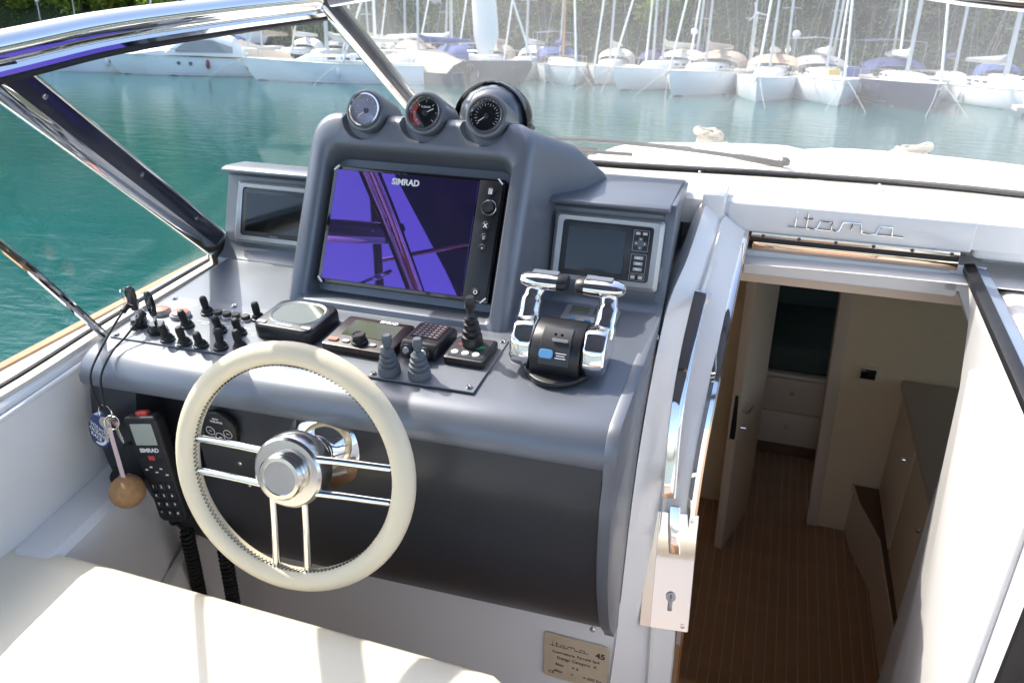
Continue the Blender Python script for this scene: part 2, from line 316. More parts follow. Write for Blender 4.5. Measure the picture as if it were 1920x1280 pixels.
# door column between console and companionway
A_ = [(-.126, 1.765, -.50), (-.14, 1.62, -.579), (-.165, 1.5, -.682), (-.17, 1.31, -.922), (-.172, 1.23, -1.32), (-.181, 1.215, -1.6), (-.181, 1.215, -1.95)]
B_ = [(-.082, 1.765, -.53), (-.092, 1.66, -.60), (-.108, 1.555, -.70), (-.115, 1.42, -.90), (-.112, 1.315, -1.2), (-.097, 1.26, -1.472), (-.095, 1.25, -1.95)]
C_ = [(-.030, 1.79, -.566), (-.038, 1.65, -.652), (-.044, 1.5, -.789), (-.052, 1.4, -.956), (-.052, 1.34, -1.182), (-.043, 1.30, -1.495), (-.04, 1.29, -1.95)]
A_, B_, C_ = [spline(q, 5) for q in (A_, B_, C_)]
col = MB(); rings = []
for a, b, c in zip(A_, B_, C_):
    m1 = b + V((-.006, .002, 0)); m2 = b + V((.006, .008, 0))
    rings.append([a + V((-.02, .10, 0)), a, a.lerp(b, .5) + V((0, -.004, 0)), m1, b + V((0, -.006, .004)), m2, b.lerp(c, .5) + V((0, -.001, 0)), c, c + V((.002, .10, 0)), c + V((-.06, .14, 0))])
part('door_column', col.loft(rings), gel_white, yacht)
part('jamb_trim', MB().loft([[c + V((a, b, 0)) for a, b in ((-.012, -.004), (-.003, -.008), (.006, -.004), (.006, .02), (-.004, .02))] for c in C_]), chrome, yacht)
part('jamb_seal', MB().loft([[c + V((a, b, 0)) for a, b in ((.003, .021), (.010, .024), (.010, .045), (.003, .045))] for c in C_]), mat('bronzed_trim', (.62, .42, .28), .12, metal=1), yacht)
# companionway door standing open against the starboard side
door = thing('companionway_door', 'white moulded companionway door with black seal, swung open beside the steps', 'door', (.45, 1.80, -1.5))
part('leaf', bev(MB().prism([(1.80, -.615), (1.02, -.650), (.98, -1.9), (1.45, -1.9), (1.50, -1.30), (1.62, -.80), (1.70, -.665)], .437, .480, Mx(((0, 0, 1, 0), (1, 0, 0, 0), (0, 1, 0, 0), (0, 0, 0, 1)))), .008, 3), gel_white, door, world=True)
part('raised_panel', bev(MB().prism([(1.55, -.72), (1.09, -.745), (1.06, -1.75), (1.32, -1.75), (1.40, -1.2)], .425, .440, Mx(((0, 0, 1, 0), (1, 0, 0, 0), (0, 1, 0, 0), (0, 0, 0, 1)))), .009, 3), gel_white, door, world=True)
part('top_seal', bev(MB().loft([[(.437 + a, y, -.612 - (1.80 - y) * .045 + b) for a, b in ((-.006, -.004), (-.006, .012), (.016, .016), (.016, -.004))] for y in (1.82, 1.4, 1.02)]), .002), gasket, door, world=True)
part('tinted_edge', MB().loft([[(.437 + a, y, -.612 - (1.80 - y) * .045 + b) for a, b in ((.018, -.002), (.018, .011), (.040, .008), (.040, -.002))] for y in (1.81, 1.4, 1.02)]), mat('tinted_acrylic', (.22, .27, .36), .08, coat=.5), door, world=True)
part('edge_seal', MB().box((.458, 1.006, -1.28), (.05, .012, 1.24)), gasket, door, world=True)
# ---------------- cabin seen through the companionway
sole = part('cabin_sole', MB().box((.35, 2.8, -2.325), (1.6, 2.7, .04)), holly, yacht)
plank = bev(MB().box((0, 0, 0), (.0345, 2.6, .006)), .001, 1).mesh('plank'); plank.materials.append(sole_wood)
for i in range(30): part('plank', plank, sole_wood, sole, T((-.20 + i * .038, 2.8, -2.3065)))
part('cabin_ceiling', MB().loft([[(x0, y, z), (x1, y, z), (x1, y, z - .03), (x0, y, z - .03)] for y, z, x0, x1 in ((1.88, -.69, -.76, 1.33), (2.45, -.70, -.76, 1.33), (3.05, -.80, -.72, 1.30), (3.6, -.98, -.5, 1.2), (4.3, -1.28, -.1, .95))]), cab_pale, yacht)
part('cabin_side', MB().box((-.30, 3.75, -1.68), (.04, 1.2, 1.25)), bedding, yacht)  # unseen forward cabin wall, added to stop sun leaking onto the sole
part('cabin_side', MB().box((-.74, 2.5, -1.53), (.04, 1.7, 1.5)), cab_beige, yacht)
part('cabin_side', MB().box((1.30, 2.5, -1.95), (.04, 1.7, .74)), cab_beige, yacht)  # kept low so daylight from the added hull opening reaches the cabin
pt = MB().prism([(.405, -2.30), (.352, -1.13), (.34, -.80), (1.28, -.80), (1.28, -2.30)], 0, .04, T((0, 3.10, 0)) @ RX(90))
pw = part('cabin_partition', pt, cab_beige, yacht)
part('door_frame', bev(MB().prism([(.383, -2.30), (.330, -1.13), (.318, -.80), (.365, -.80), (.378, -1.13), (.430, -2.30)], 0, .07, T((0, 3.12, 0)) @ RX(90)), .004), cab_pale, pw)
th_ = part('thermostat', bev(MB().box((.494, 3.054, -1.504), (.074, .012, .060)), .003), cab_pale, pw)
part('display', bev(MB().box((.494, 3.046, -1.504), (.056, .008, .042)), .002), gloss_black, th_)
part('cabin_partition', MB().prism([(-.72, -2.30), (-.72, -.80), (.02, -.80), (.03, -1.2), (.09, -2.30)], 0, .04, T((0, 3.14, 0)) @ RX(90)), cab_beige, yacht)
idoor = thing('cabin_door', 'pale lacquered cabin door standing ajar below the companionway', 'door', (.0, 2.75, -2.3))
part('leaf', bev(MB().loft([[(x + a, y + b, z) for a, b in ((0, 0), (.035, -.01), (.125, .30), (.09, .31))] for x, y, z in ((.0, 2.75, -2.285), (-.012, 2.74, -1.6), (-.025, 2.73, -.80))]), .003), cab_pale, idoor, world=True)
part('lock_plate', bev(MB().box((.010, 2.735, -1.62), (.022, .006, .20)), .002), gasket, idoor, world=True)
part('door_handle', MB().tube([(.03, 2.76, -1.60), (.052, 2.755, -1.60), (.056, 2.76, -1.60), (.075, 2.82, -1.60)], .006, 8), chrome, idoor, world=True)
part('key_knob', MB().lathe([(.009, 0), (.009, .02), (.004, .024)], 12, T((.036, 2.77, -1.68)) @ RY(90)), chrome, idoor, world=True)
bed = thing('berth', 'pale two-drawer berth with dark bedding in the forward cabin', 'bed', (.28, 3.9, -2.3))
part('base', bev(MB().box((.26, 3.9, -2.07), (.86, .6, .46)), .01), cab_pale, bed, world=True)
part('plinth', MB().box((.26, 3.61, -2.27), (.84, .03, .06)), cab_brown, bed, world=True)
for z in (-1.945, -2.135):
    d_ = part('drawer', bev(MB().box((.28, 3.592, z), (.50, .018, .175)), .004), cab_pale, bed, world=True)
    part('knob', MB().lathe([(.004, 0), (.004, .012), (.012, .014), (.010, .024)], 12, T((.26, 3.583, z + .02)) @ RX(90)), chrome, d_, world=True)
part('mattress', bev(MB().box((.26, 3.9, -1.77), (.85, .58, .14)), .035, 3), bedding, bed, world=True)
part('headboard', MB().box((.36, 4.22, -1.72), (1.3, .04, 1.1)), bedding, bed, world=True)
bench = thing('cabin_locker', 'pale low locker with brown top along the cabin starboard side', 'cabinet', (.75, 2.5, -2.3))
bp = [(.545, 3.055), (.560, 2.93), (.622, 2.70), (.628, 2.2), (.63, 1.7)]
bm_ = MB(); bm_.loft([[(x, y, -2.298), (x, y, -2.062), (x + .25, y, -2.062), (x + .25, y, -2.298)] for x, y in bp]); part('front', bm_, cab_pale, bench, world=True)
part('top', MB().loft([[(x - .008, y, -2.060), (x - .008, y, -2.045), (x + .25, y, -2.045), (x + .25, y, -2.060)] for x, y in bp]), cab_brown, bench, world=True)
part('edge_strip', MB().loft([[(x - .012, y, -2.062), (x - .012, y, -2.040), (x - .006, y, -2.040), (x - .006, y, -2.062)] for x, y in bp]), cab_pale, bench, world=True)
cab = thing('cabin_cupboard', 'pale upright cupboard with round knobs standing on the brown locker top', 'cabinet', (.8, 2.4, -2.05))
part('carcase', MB().box((.93, 2.36, -1.79), (.56, 1.36, .50)), cab_pale, cab, world=True)
for y0, y1 in ((3.02, 2.62), (2.61, 2.21), (2.20, 1.80)):
    d_ = part('cupboard_door', bev(MB().box((.640, (y0 + y1) / 2, -1.79), (.016, y0 - y1 - .012, .47)), .003), cab_pale, cab, world=True)
    part('knob', MB().lathe([(.004, 0), (.004, .012), (.011, .014), (.009, .024)], 12, T((.632, y1 + .05, -1.64)) @ RY(-90)), chrome, d_, world=True)
part('counter_top', bev(MB().box((.92, 2.36, -1.525), (.60, 1.38, .03)), .004), mat('taupe_laminate', (.48, .40, .34), .4), cab, world=True)

# ================================================================ foredeck
rows = []
for y in [1.75 + .163 * i for i in range(21)]:
    hb = 1.80 if y < 2 else max(.06, 1.80 - 1.74 * ((y - 2) / 3.0) ** 1.7); cx = .44
    zc = -.622 - .13 * max(0, min(y, 3.4) - 2.45) - .30 * max(0, y - 3.4); ze = -.765 - .09 * max(0, y - 2.6) - .10 * max(0, y - 2.9) ** 1.4
    rows.append([(cx + hb * t, y, zc + (min(zc - .01, ze) - zc) * abs(t) ** 2.2) for t in [-1 + .1 * k for k in range(21)]])
part('foredeck', MB().loft(rows, False, False, closed=False), gel_white, yacht)
part('toe_rail', MB().tube([r[0] for r in rows[2:]], .016, 8), steel, yacht)
part('toe_rail', MB().tube([r[-1] for r in rows[2:]], .016, 8), steel, yacht)
for k, (x0, x1, lab) in enumerate(((-.62, .118, 'cream foredeck sun cushion behind the wiper blades, port half'), (.122, 1.35, 'cream foredeck sun cushion running to the starboard side'))):
    cu = MB(); rings = []
    for i in range(13):
        x = x0 + (x1 - x0) * i / 12; e = 1 - .25 * max(0, 1 - min(i, 12 - i) / 1.2); yb = 2.50 - .12 * (x - .3) ** 2; yf = 3.42 - .30 * max(0, x - .5) ** 2 - .02 * (x - .3) ** 2
        z0 = -.632 - .03 * (x - .3) ** 2; t = .056 * e
        rings.append([(x, y_, z0 + z_ - .118 * (y_ - yb)) for y_, z_ in ((yb, -.02), (yb - .012, t * .6), (yb + .02, t), (yb + .3, t + .008), ((yb + yf) / 2, t + .010), (yf - .2, t + .006), (yf - .03, t - .006), (yf, t * .5 - .01), (yf - .01, -.03))])
    solo('sun_cushion', cu.loft(rings), cream, lab, 'cushion', ((x0 + x1) / 2, 2.9, -.64), 'foredeck sun cushions', world=True, ang=60)
def rope_coil(x, y, z, s, lab):
    m = MB(); random.seed(int(x * 100) + 50)
    for k in range(7):
        r = s * random.uniform(.55, .95); cx, cy = random.uniform(-.3, .3) * s, random.uniform(-.2, .2) * s
        tl = Mx.Rotation(random.uniform(-.5, .5), 3, 'X') @ Mx.Rotation(random.uniform(-.35, .35), 3, 'Y')
        m.tube([V((cx, cy, .014 + .008 * k + s * .12)) + tl @ V((r * math.cos(a), r * .6 * math.sin(a), .006 * math.sin(3 * a + k))) for a in [2 * math.pi * i / 20 for i in range(20)]], .0095, 7, closed=True)
    solo('rope_coil', m, rope_mat, lab, 'rope', (x, y, z), 'coiled mooring ropes on the foredeck')
rope_coil(-.27, 3.52, -.750, .066, 'cream rope coil at the far edge of the port sun cushion')
rope_coil(.53, 3.46, -.750, .066, 'cream rope coil at the far edge of the starboard sun cushion')
vent = thing('deck_vent', 'small dark deck vent cowl beside the port end of the foredeck cushion', 'vent', (-.72, 2.95, -.735))
part('base', MB().lathe([(.05, 0), (.05, .012), (.032, .02)], 16), black, vent)
part('cowl', MB().ball((0, 0, .045), (.045, .045, .035), 14), rubber, vent)
# ================================================================ windscreen
ws = thing('windscreen', 'raked curved windscreen with polished steel frame round the helm', 'windscreen', (-.3, 2.2, -.6))
base_side = [(-1.315, .30, -.731), (-1.315, .85, -.728), (-1.352, 1.2, -.726), (-1.365, 1.58, -.715), (-1.26, 1.95, -.65), (-1.10, 2.28, -.575), (-1.035, 2.365, -.545)]
rail_side = [(-1.10, .55, -.155), (-1.087, .90, -.117), (-1.086, 1.12, -.101), (-1.071, 1.40, -.093), (-1.05, 1.58, -.089), (-1.04, 1.68, -.087), (-1.035, 1.722, -.085)]
base_front = [(-1.035, 2.365, -.545), (-.75, 2.42, -.575), (-.52, 2.44, -.597), (.088, 2.47, -.594), (.64, 2.33, -.567), (1.3, 2.10, -.56), (1.95, 1.55, -.60)]
rail_front = [(-1.035, 1.722, -.085), (-.8, 1.86, -.045), (-.55, 1.93, -.018), (-.05, 1.90, -.012), (.384, 1.70, -.064), (.95, 1.45, -.05), (1.6, 1.0, -.08)]
def sheet(a, b, k=8, th=.006):
    a = spline(a, 6); b = spline(b, 6); out = MB(); rows = []
    for p, q in zip(a, b): rows.append([p.lerp(q, i / k) for i in range(k + 1)])
    n = len(rows); off = []
    for i in range(n):
        r = []
        for j in range(k + 1):
            u = rows[min(n - 1, i + 1)][j] - rows[max(0, i - 1)][j]; v = rows[i][min(k, j + 1)] - rows[i][max(0, j - 1)]
            r.append(rows[i][j] + u.cross(v).normalized() * th)
        off.append(r)
    return out.loft([r + list(reversed(o)) for r, o in zip(rows, off)])
part('side_pane', sheet(base_side, rail_side), side_glass, ws, world=True)
part('front_pane', sheet(base_front, rail_front), glass, ws, world=True)
rail = spline(rail_side[1:] , 6)
part('top_rail', MB().tube(spline([(-1.10, .40, -.16)] + rail_side[1:-1] + rail_front, 6), .0235, 14), chrome, ws, world=True)
part('rail_channel', MB().tube([p + V((-.004, .012, -.030)) for p in spline([(-1.10, .40, -.16)] + rail_side[1:], 6)], .011, 8), chrome, ws, world=True)
part('rail_gasket', MB().tube([p + V((-.004, .018, -.044)) for p in spline([(-1.10, .40, -.16)] + rail_side[1:], 6)], .005, 6), gasket, ws, world=True)
part('base_gasket', MB().tube([p + V((.004, -.004, .004)) for p in spline(base_side, 5)], .006, 8), gasket, ws, world=True)
part('base_gasket', MB().tube([p + V((0, -.006, .006)) for p in spline(base_front, 6)], .010, 8), gasket, ws, world=True)
bt = part('base_trim', MB().loft([[p + V((0, a, b)) for a, b in ((-.080, -.012), (-.074, -.001), (-.014, -.003), (-.012, -.02), (-.07, -.03))] for p in spline(base_front, 6)]), beige_trim, ws, world=True)
for x, y, z in ((-.20, 2.40, -.585), (.30, 2.36, -.572)): part('screw', MB().lathe([(.004, 0), (.004, .002), (.002, .003)], 10, T((x, y, z)) @ RX(20)), steel, bt, world=True)
part('side_trim', MB().loft([[p + V((a, 0, b)) for a, b in ((.012, -.003), (.012, .005), (.034, .005), (.036, -.003))] for p in spline(base_side[:4], 5)]), beige_trim, ws, world=True)
# flat strips: box section swept along a line with given wide direction
def strip(pts, wdir, w, t):
    rings = []; pts = [V(p) for p in pts]
    for i, p in enumerate(pts):
        d = (pts[min(len(pts) - 1, i + 1)] - pts[max(0, i - 1)]).normalized(); u = V(wdir[i] if isinstance(wdir, list) else wdir); u = (u - d * u.dot(d)).normalized(); nn = d.cross(u)
        ww = w[i] if isinstance(w, list) else w
        rings.append([p + u * ww / 2 + nn * t / 2, p - u * ww / 2 + nn * t / 2, p - u * ww / 2 - nn * t / 2, p + u * ww / 2 - nn * t / 2])
    return MB().loft(rings)
pb, ptop = V((-1.325, 1.60, -.705)), V((-1.098, .87, -.135))
L_ = [pb.lerp(ptop, t) for t in (0, .12, .3, .55, .8, 1.04)]
view = (.62, .12, .75)
u_ = (pb - ptop).normalized().cross(V((.69, -.66, .30))).normalized()
nf_ = (pb - ptop).normalized().cross(u_).normalized(); nf_ = nf_ if nf_.dot(-L_[3]) > 0 else -nf_
rg_ = [[p + u_ * (-.004 + .036 * math.cos(a)) + nf_ * .013 * math.sin(a) for a in [2 * math.pi * i / 20 for i in range(20)]] for p in L_]
part('pillar', MB().loft(rg_), chrome, ws, world=True, ang=60)
up_s = 1 if u_.z > 0 else -1
pl = part('pillar_cover', bev(strip([p + u_ * (.012 * up_s - .002) + nf_ * .0125 for p in L_[1:]], u_, .036, .008), .002), mat('dark_navy_gloss', (.016, .018, .035), .22, coat=.2, var=.3, scale=9), ws, world=True)
for t in (.28, .55, .88): part('screw', MB().lathe([(.005, 0), (.005, .002), (.0025, .003)], 12, T(pb.lerp(ptop, t) + u_ * .018 * up_s + nf_ * .0165) @ nf_.to_track_quat('Z', 'Y').to_matrix().to_4x4()), bolt, pl, world=True)
part('pillar_foot', bev(strip([pb + V((.005, .01, -.02)), pb + (ptop - pb) * .10], u_, [.125, .066], .024), .006), steel, ws, world=True)
mb0, mt0 = V((-1.03, 2.375, -.550)), V((-1.03, 1.712, -.083))
um = (mb0 - mt0).normalized().cross(V((.55, -.70, .45))).normalized()
part('mullion', bev(strip([mb0, mb0.lerp(mt0, .5), mt0], um, .060, .018), .004), chrome, ws, world=True)
part('mullion_cover', bev(strip([mb0.lerp(mt0, t) + V((.010, -.012, .008)) + um * .002 for t in (.24, .6, 1)], um, .034, .004), .0012), MATS['dark_navy_gloss'], ws, world=True)
part('side_stay', MB().tube([(-1.285, 1.135, -.735), (-1.235, .96, -.50), (-1.16, .68, -.15)], .0085, 10), chrome, ws, world=True)
sf = part('stay_foot', MB().lathe([(.02, 0), (.02, .004), (.012, .012)], 14, T((-1.285, 1.138, -.735))), chrome, ws, world=True)
# ---------------- wipers
def wiper(lab, arm, blade, r=.007):
    t = thing('windscreen_wiper', lab, 'wiper', arm[0], 'wipers on the front pane')
    part('arm', MB().tube(spline(arm, 5), [r * 1.5] * 5 + [r] * (len(spline(arm, 5)) - 5), 8), black, t, world=True)
    part('blade', MB().tube(spline(blade, 4), .006, 8), rubber, t, world=True)
    part('pivot', MB().lathe([(.018, 0), (.018, .015), (.010, .022)], 14, T(arm[0])), black, t, world=True)
wiper('long dark wiper arm lying across the sun cushion behind the glass', [(.04, 2.53, -.575), (-.12, 2.56, -.565), (-.35, 2.60, -.560), (-.60, 2.60, -.555), (-.85, 2.54, -.55)], [(-.95, 2.46, -.545), (-.60, 2.575, -.550), (-.25, 2.60, -.56)])
wiper('short dark wiper blade tucked behind the monitor housing', [(-1.02, 2.42, -.565), (-.80, 2.52, -.570), (-.55, 2.55, -.575)], [(-.95, 2.49, -.575), (-.65, 2.53, -.578), (-.43, 2.52, -.575)])
# ================================================================ helm seat, bimini
seat = thing('helm_bench', 'wide cream vinyl helm bench seat with rounded front edge', 'seat', (-.75, .3, -1.9))
prof = [(.775, -1.30), (.80, -1.20), (.812, -1.06), (.806, -1.015), (.785, -.995), (.75, -.988), (.60, -.985), (.3, -.992), (.0, -1.0), (.0, -1.30)]
rings = []
for x in [-1.26, -1.25, -1.1, -.8, -.5, -.30, -.23, -.19, -.165]:
    k = 0 if x < -.31 else (x + .31) / .145
    rings.append([(x, y - .10 * k * k * (1 if y > .5 else 0), z - (.05 * k * k if z > -1.1 else 0)) for y, z in prof])
part('cushion', MB().loft(rings), cream, seat, world=True, ang=60)
part('base', bev(MB().box((-.72, .36, -1.61), (1.0, .66, .62)), .03, 3), gel_shade, seat, world=True)
part('drain_cap', MB().lathe([(.022, 0), (.022, .006), (.014, .008), (.013, .004)], 20, T((-.205, .83, -1.25)) @ RX(60)), gel_white, seat, world=True)
aft = thing('aft_sunpad', 'cream sun pad across the stern of the cockpit', 'sun pad', (.4, -3.4, -1.9))
part('pad', bev(MB().box((.4, -3.6, -1.15), (2.9, 1.8, .16)), .05, 3), cream, aft, world=True)
part('base', MB().box((.4, -3.6, -1.58), (2.9, 1.8, .70)), gel_white, aft, world=True)
bim = thing('bimini_top', 'navy canvas bimini stretched on a steel frame over the cockpit', 'bimini', (.4, -.4, .6))
ex = lambda y: -1.66 + .10 * max(0, min(1, (.3 - y) / 1.3))
roof = MB(); rings = []
for y in (1.30, 1.25, .6, 0, -.6, -1.1, -1.4):
    up_ = .06 * (1 - ((y + .05) / 1.35) ** 2)
    rings.append([(x, y, .66 + up_ + .10 * (1 - ((x + .18) / 1.6) ** 2)) for x in [ex(y) + (1.42 - ex(y)) * i / 10 for i in range(11)]] + [(x, y, .645 + up_ + .10 * (1 - ((x + .18) / 1.6) ** 2)) for x in [ex(y) + (1.42 - ex(y)) * i / 10 for i in reversed(range(11))]])
part('canopy', roof.loft(rings), canvas, bim, world=True)
for y in (1.1, -.3, -1.3): part('hoop', MB().tube(spline([(-1.54, y, .64), (-1.3, y, .685), (-.1, y, .72), (1.1, y, .685), (1.38, y, .63)], 5), .0125, 10), black, bim, world=True)
for sx in (-1, 1):
    cx = lambda x: x if sx < 0 else -.22 - x
    part('leg', MB().tube([(cx(-1.60), 1.1, .63), (cx(-1.62), .33, .54), (cx(-1.62), -.08, .24), (cx(-1.52), -1.30, -.74)], .020, 10), black, bim, world=True)
    part('brace', MB().tube([(cx(-1.62), .02, .32), (cx(-1.3), -.1, .55), (cx(-.9), -.28, .69)], .011, 8), chrome, bim, world=True)
    part('aft_leg', MB().tube([(cx(-1.60), -1.3, .63), (cx(-1.52), -1.36, -.74)], .016, 10), black, bim, world=True)
# ================================================================ helm console
con = thing('helm_console', 'grey moulded helm console with charcoal front under the windscreen', 'console', (-.72, 1.3, -1.27))
XL, XR = -1.262, -.180
def shf(x): return .045 * (x - XL) / (XR - XL)
t4 = math.tan(rad(4))
def zd(y): return -.703 + (y - 1.1) * t4
# dashboard with bullnose front
prof = [(1.60, -.75), (1.60, -.668), (1.30, zd(1.30)), (1.105, zd(1.105)), (1.085, -.7045), (1.062, -.7075), (1.043, -.7135), (1.029, -.723), (1.019, -.736), (1.013, -.751), (1.012, -.764), (1.015, -.771), (1.022, -.774), (1.045, -.772), (1.055, -.75)]
def fr(y): return max(0., min(1., (1.30 - y) / .2))
rings = []
for x, ins in ((XL, .010), (XL + .004, .003), (XL + .012, 0), (-1.0, 0), (-.72, 0), (-.45, 0), (XR - .004, 0), (XR, .002)):
    rings.append([(x, y + shf(x) * fr(y) + ins * (1 if y < 1.06 else 0), z - ins * (.6 if z > -.73 else 0)) for y, z in prof])
part('dashboard', MB().loft(rings), gel_grey, con, world=True, ang=40)
# charcoal front panel, with the niche cut for the handset
pp = spline([(0, 1.040, -.755), (0, 1.024, -.82), (0, 1.018, -.876), (0, 1.030, -1.0), (0, 1.063, -1.11), (0, 1.105, -1.20), (0, 1.158, -1.272)], 4)
def yp(z, x):
    for a, b in zip(pp, pp[1:]):
        if a.z >= z >= b.z: return a.y + (b.y - a.y) * (a.z - z) / max(1e-6, a.z - b.z) + shf(x) * .9
    return pp[-1].y + shf(x)
rings = []
for x in (-1.256, -1.0, -.72, -.45, -.196):
    rings.append([(x, p.y + shf(x) * .9, p.z) for p in pp] + [(x, p.y + shf(x) * .9 + .16, p.z) for p in reversed(pp)])
panel = cut(MB().loft(rings), [MB().box((-1.072, 1.02, -.86), (.145, .16, .17))])
part('front_panel', panel, gel_dark, con, world=True, ang=30)
part('niche_lining', MB().box((-1.072, 1.115, -.86), (.15, .02, .18)), gasket, con, world=True)
# starboard cheek
ck = [(1.10, -.7), (1.075, -.712), (1.062, -.735), (1.055, -.765), (1.060, -.80)] + [(p.y + .040 - .012, p.z) for p in pp[6:]] + [(1.195, -1.288), (1.25, -1.30), (1.27, -1.1), (1.325, -.92), (1.40, -.80), (1.52, -.675), (1.65, -.57), (1.80, -.465), (1.60, -.464), (1.585, -.50), (1.55, -.62), (1.53, -.664), (1.50, -.677)]
cheek = MB().prism(ck, XR - .014, XR + .008, Mx(((0, 0, 1, 0), (1, 0, 0, 0), (0, 1, 0, 0), (0, 0, 0, 1))))
part('cheek', bev(cheek, .0025, 2, 40), gel_grey, con, world=True)
for y, z in ((1.30, -.80), (1.50, -.64)):
    pass
part('screw', MB().lathe([(.006, 0), (.006, .003), (.003, .004)], 12, T((-.215, 1.175, -1.258)) @ RX(70)), bolt, con, world=True)
part('screw', MB().lathe([(.006, 0), (.006, .003), (.003, .004)], 12, T((XR + .008, 1.46, -.705)) @ RY(90)), bolt, con, world=True)
# side pods with hoods
def pod(x0, x1, name, bk=0.):
    q = [(1.50, -.70), (1.505, zd(1.505) + .001), (1.53, -.662), (1.545, -.640), (1.555, -.60), (1.598, -.486), (1.590, -.480), (1.572, -.474), (1.572, -.466), (1.59, -.462), (1.78 - bk, -.458 - bk * .03), (1.84 - bk, -.47), (1.86 - bk, -.52), (1.86 - bk, -.70)]
    rings = [[(x, y + i, z - j) for y, z in q] for x, i, j in ((x0, .0, 0), (x1, 0, 0))]
    part(name, bev(MB().loft(rings), .004, 2, 50), gel_grey, con, world=True, ang=40)
pod(-.475, XR - .002, 'instrument_pod'); pod(-1.285, -.96, 'instrument_pod', .17)
part('pod_side_wall', bev(MB().prism([(1.52, -.69), (1.50, -.675), (1.535, -.645), (1.585, -.50), (1.575, -.47), (1.62, -.47), (1.62, -.69)], -.486, -.466, Mx(((0, 0, 1, 0), (1, 0, 0, 0), (0, 1, 0, 0), (0, 0, 0, 1)))), .003), gel_grey, con, world=True)
# monitor housing
s28, c28 = math.sin(rad(28)), math.cos(rad(28))
def fp(x, v, d=0.): return (x, 1.34 + v * s28 - d * c28, -.686 + v * c28 + d * s28)
K = 6
def ring(x0, x1, v0, v1, r, d): return [fp(a, b, d) for a, b in rr(x0, x1, v0, v1, r, K)]
back = [(a, 1.75, b) for a, b in rr(-1.10, -.353, -.72, -.437, (.02, .02, .03, .03), K)]
mid = [(a, 1.655, b) for a, b in rr(-1.065, -.385, -.72, -.362, (.02, .02, .05, .05), K)]
R4 = (.012, .012, .055, .055); R5 = (.010, .010, .03, .03)
outer = [back, mid, ring(-.988, -.458, -.03, .440, R4, -.050), ring(-.985, -.461, -.03, .438, R4, -.026), ring(-.980, -.466, -.028, .430, R4, -.009), ring(-.970, -.476, -.022, .416, R4, 0),
         ring(-.946, -.499, .012, .366, R5, .0), ring(-.941, -.503, .016, .360, R5, -.004), ring(-.937, -.506, .024, .354, R5, -.016), ring(-.932, -.510, .040, .340, R5, -.050)]
GA = [(-.849, 1.542, -.300), (-.710, 1.544, -.298), (-.571, 1.544, -.296)]
cutters = []
for g in GA: cutters.append(MB().lathe([(.050, -.016), (.056, .0), (.060, .03), (.066, .16)], 32, T(g) @ RX(90 - 24) @ T((-.006, -.007, 0))))
hs = cut(MB().loft(outer), cutters)
part('monitor_housing', hs, gel_grey, con, world=True, ang=38)
# switch plate let into the dashboard
sp = MB().prism([(-1.242, 1.097), (-.447, 1.118), (-.445, 1.312), (-.80, 1.312), (-.80, 1.297), (-1.232, 1.288)], 0, .003)
DASH = T((0, 0, -.703 - 1.1 * t4)) @ Mx(((1, 0, 0, 0), (0, 1, 0, 0), (0, t4, 1, 0), (0, 0, 0, 1)))
pm = MB().join(bev(sp, .0008, 1), DASH); plate = part('switch_plate', pm, plate_grey, con, world=True)
for i, (x, y) in enumerate(((-1.228, 1.278), (-1.073, 1.283), (-1.233, 1.105), (-1.077, 1.104), (-.649, 1.122), (-.460, 1.130), (-.455, 1.303))):
    part('screw', MB().lathe([(.0065, 0), (.0065, .002), (.0045, .0045), (.003, .0045), (.0025, .003)], 12, T((x, y, zd(y) + .003)) @ RX(4)), bolt, plate, world=True)
# printed legends on the plate (too worn to read)
lg = MB(); random.seed(3)
for x, y, wd in ((-1.215, 1.262, .022), (-1.165, 1.268, .03), (-1.128, 1.262, .03), (-1.07, 1.262, .03), (-1.02, 1.262, .028), (-.975, 1.262, .02), (-1.13, 1.195, .03), (-1.09, 1.205, .035), (-1.05, 1.212, .03), (-1.03, 1.202, .05), (-.985, 1.205, .03), (-.958, 1.19, .02), (-1.10, 1.143, .025), (-1.05, 1.145, .03), (-1.005, 1.15, .03), (-.962, 1.155, .022), (-1.19, 1.185, .02), (-1.205, 1.135, .025), (-1.09, 1.118, .012), (-1.05, 1.12, .012), (-1.005, 1.122, .012)):
    n_ = max(2, int(wd / .0045))
    for k in range(n_): lg.box((x - wd / 2 + k * .0045, y, .0033), (random.uniform(.002, .0036), random.uniform(.0022, .0034), .0004), DASH)
    if random.random() < .6: lg.box((x + .003, y - .007, .0033), (wd * .5, .0018, .0004), DASH)
part('printed_legends', lg, white_print, plate, world=True)['kind'] = 'stuff'
# ================================================================ instruments and controls
PT = .0034
def dash(x, y, rz=0, h=PT): return T((x, y, zd(y) + h)) @ RX(4) @ RZ(rz)
def rrp(w, h, r, z0, z1, k=5): return MB().prism(rr(-w / 2, w / 2, -h / 2, h / 2, r, k), z0, z1)
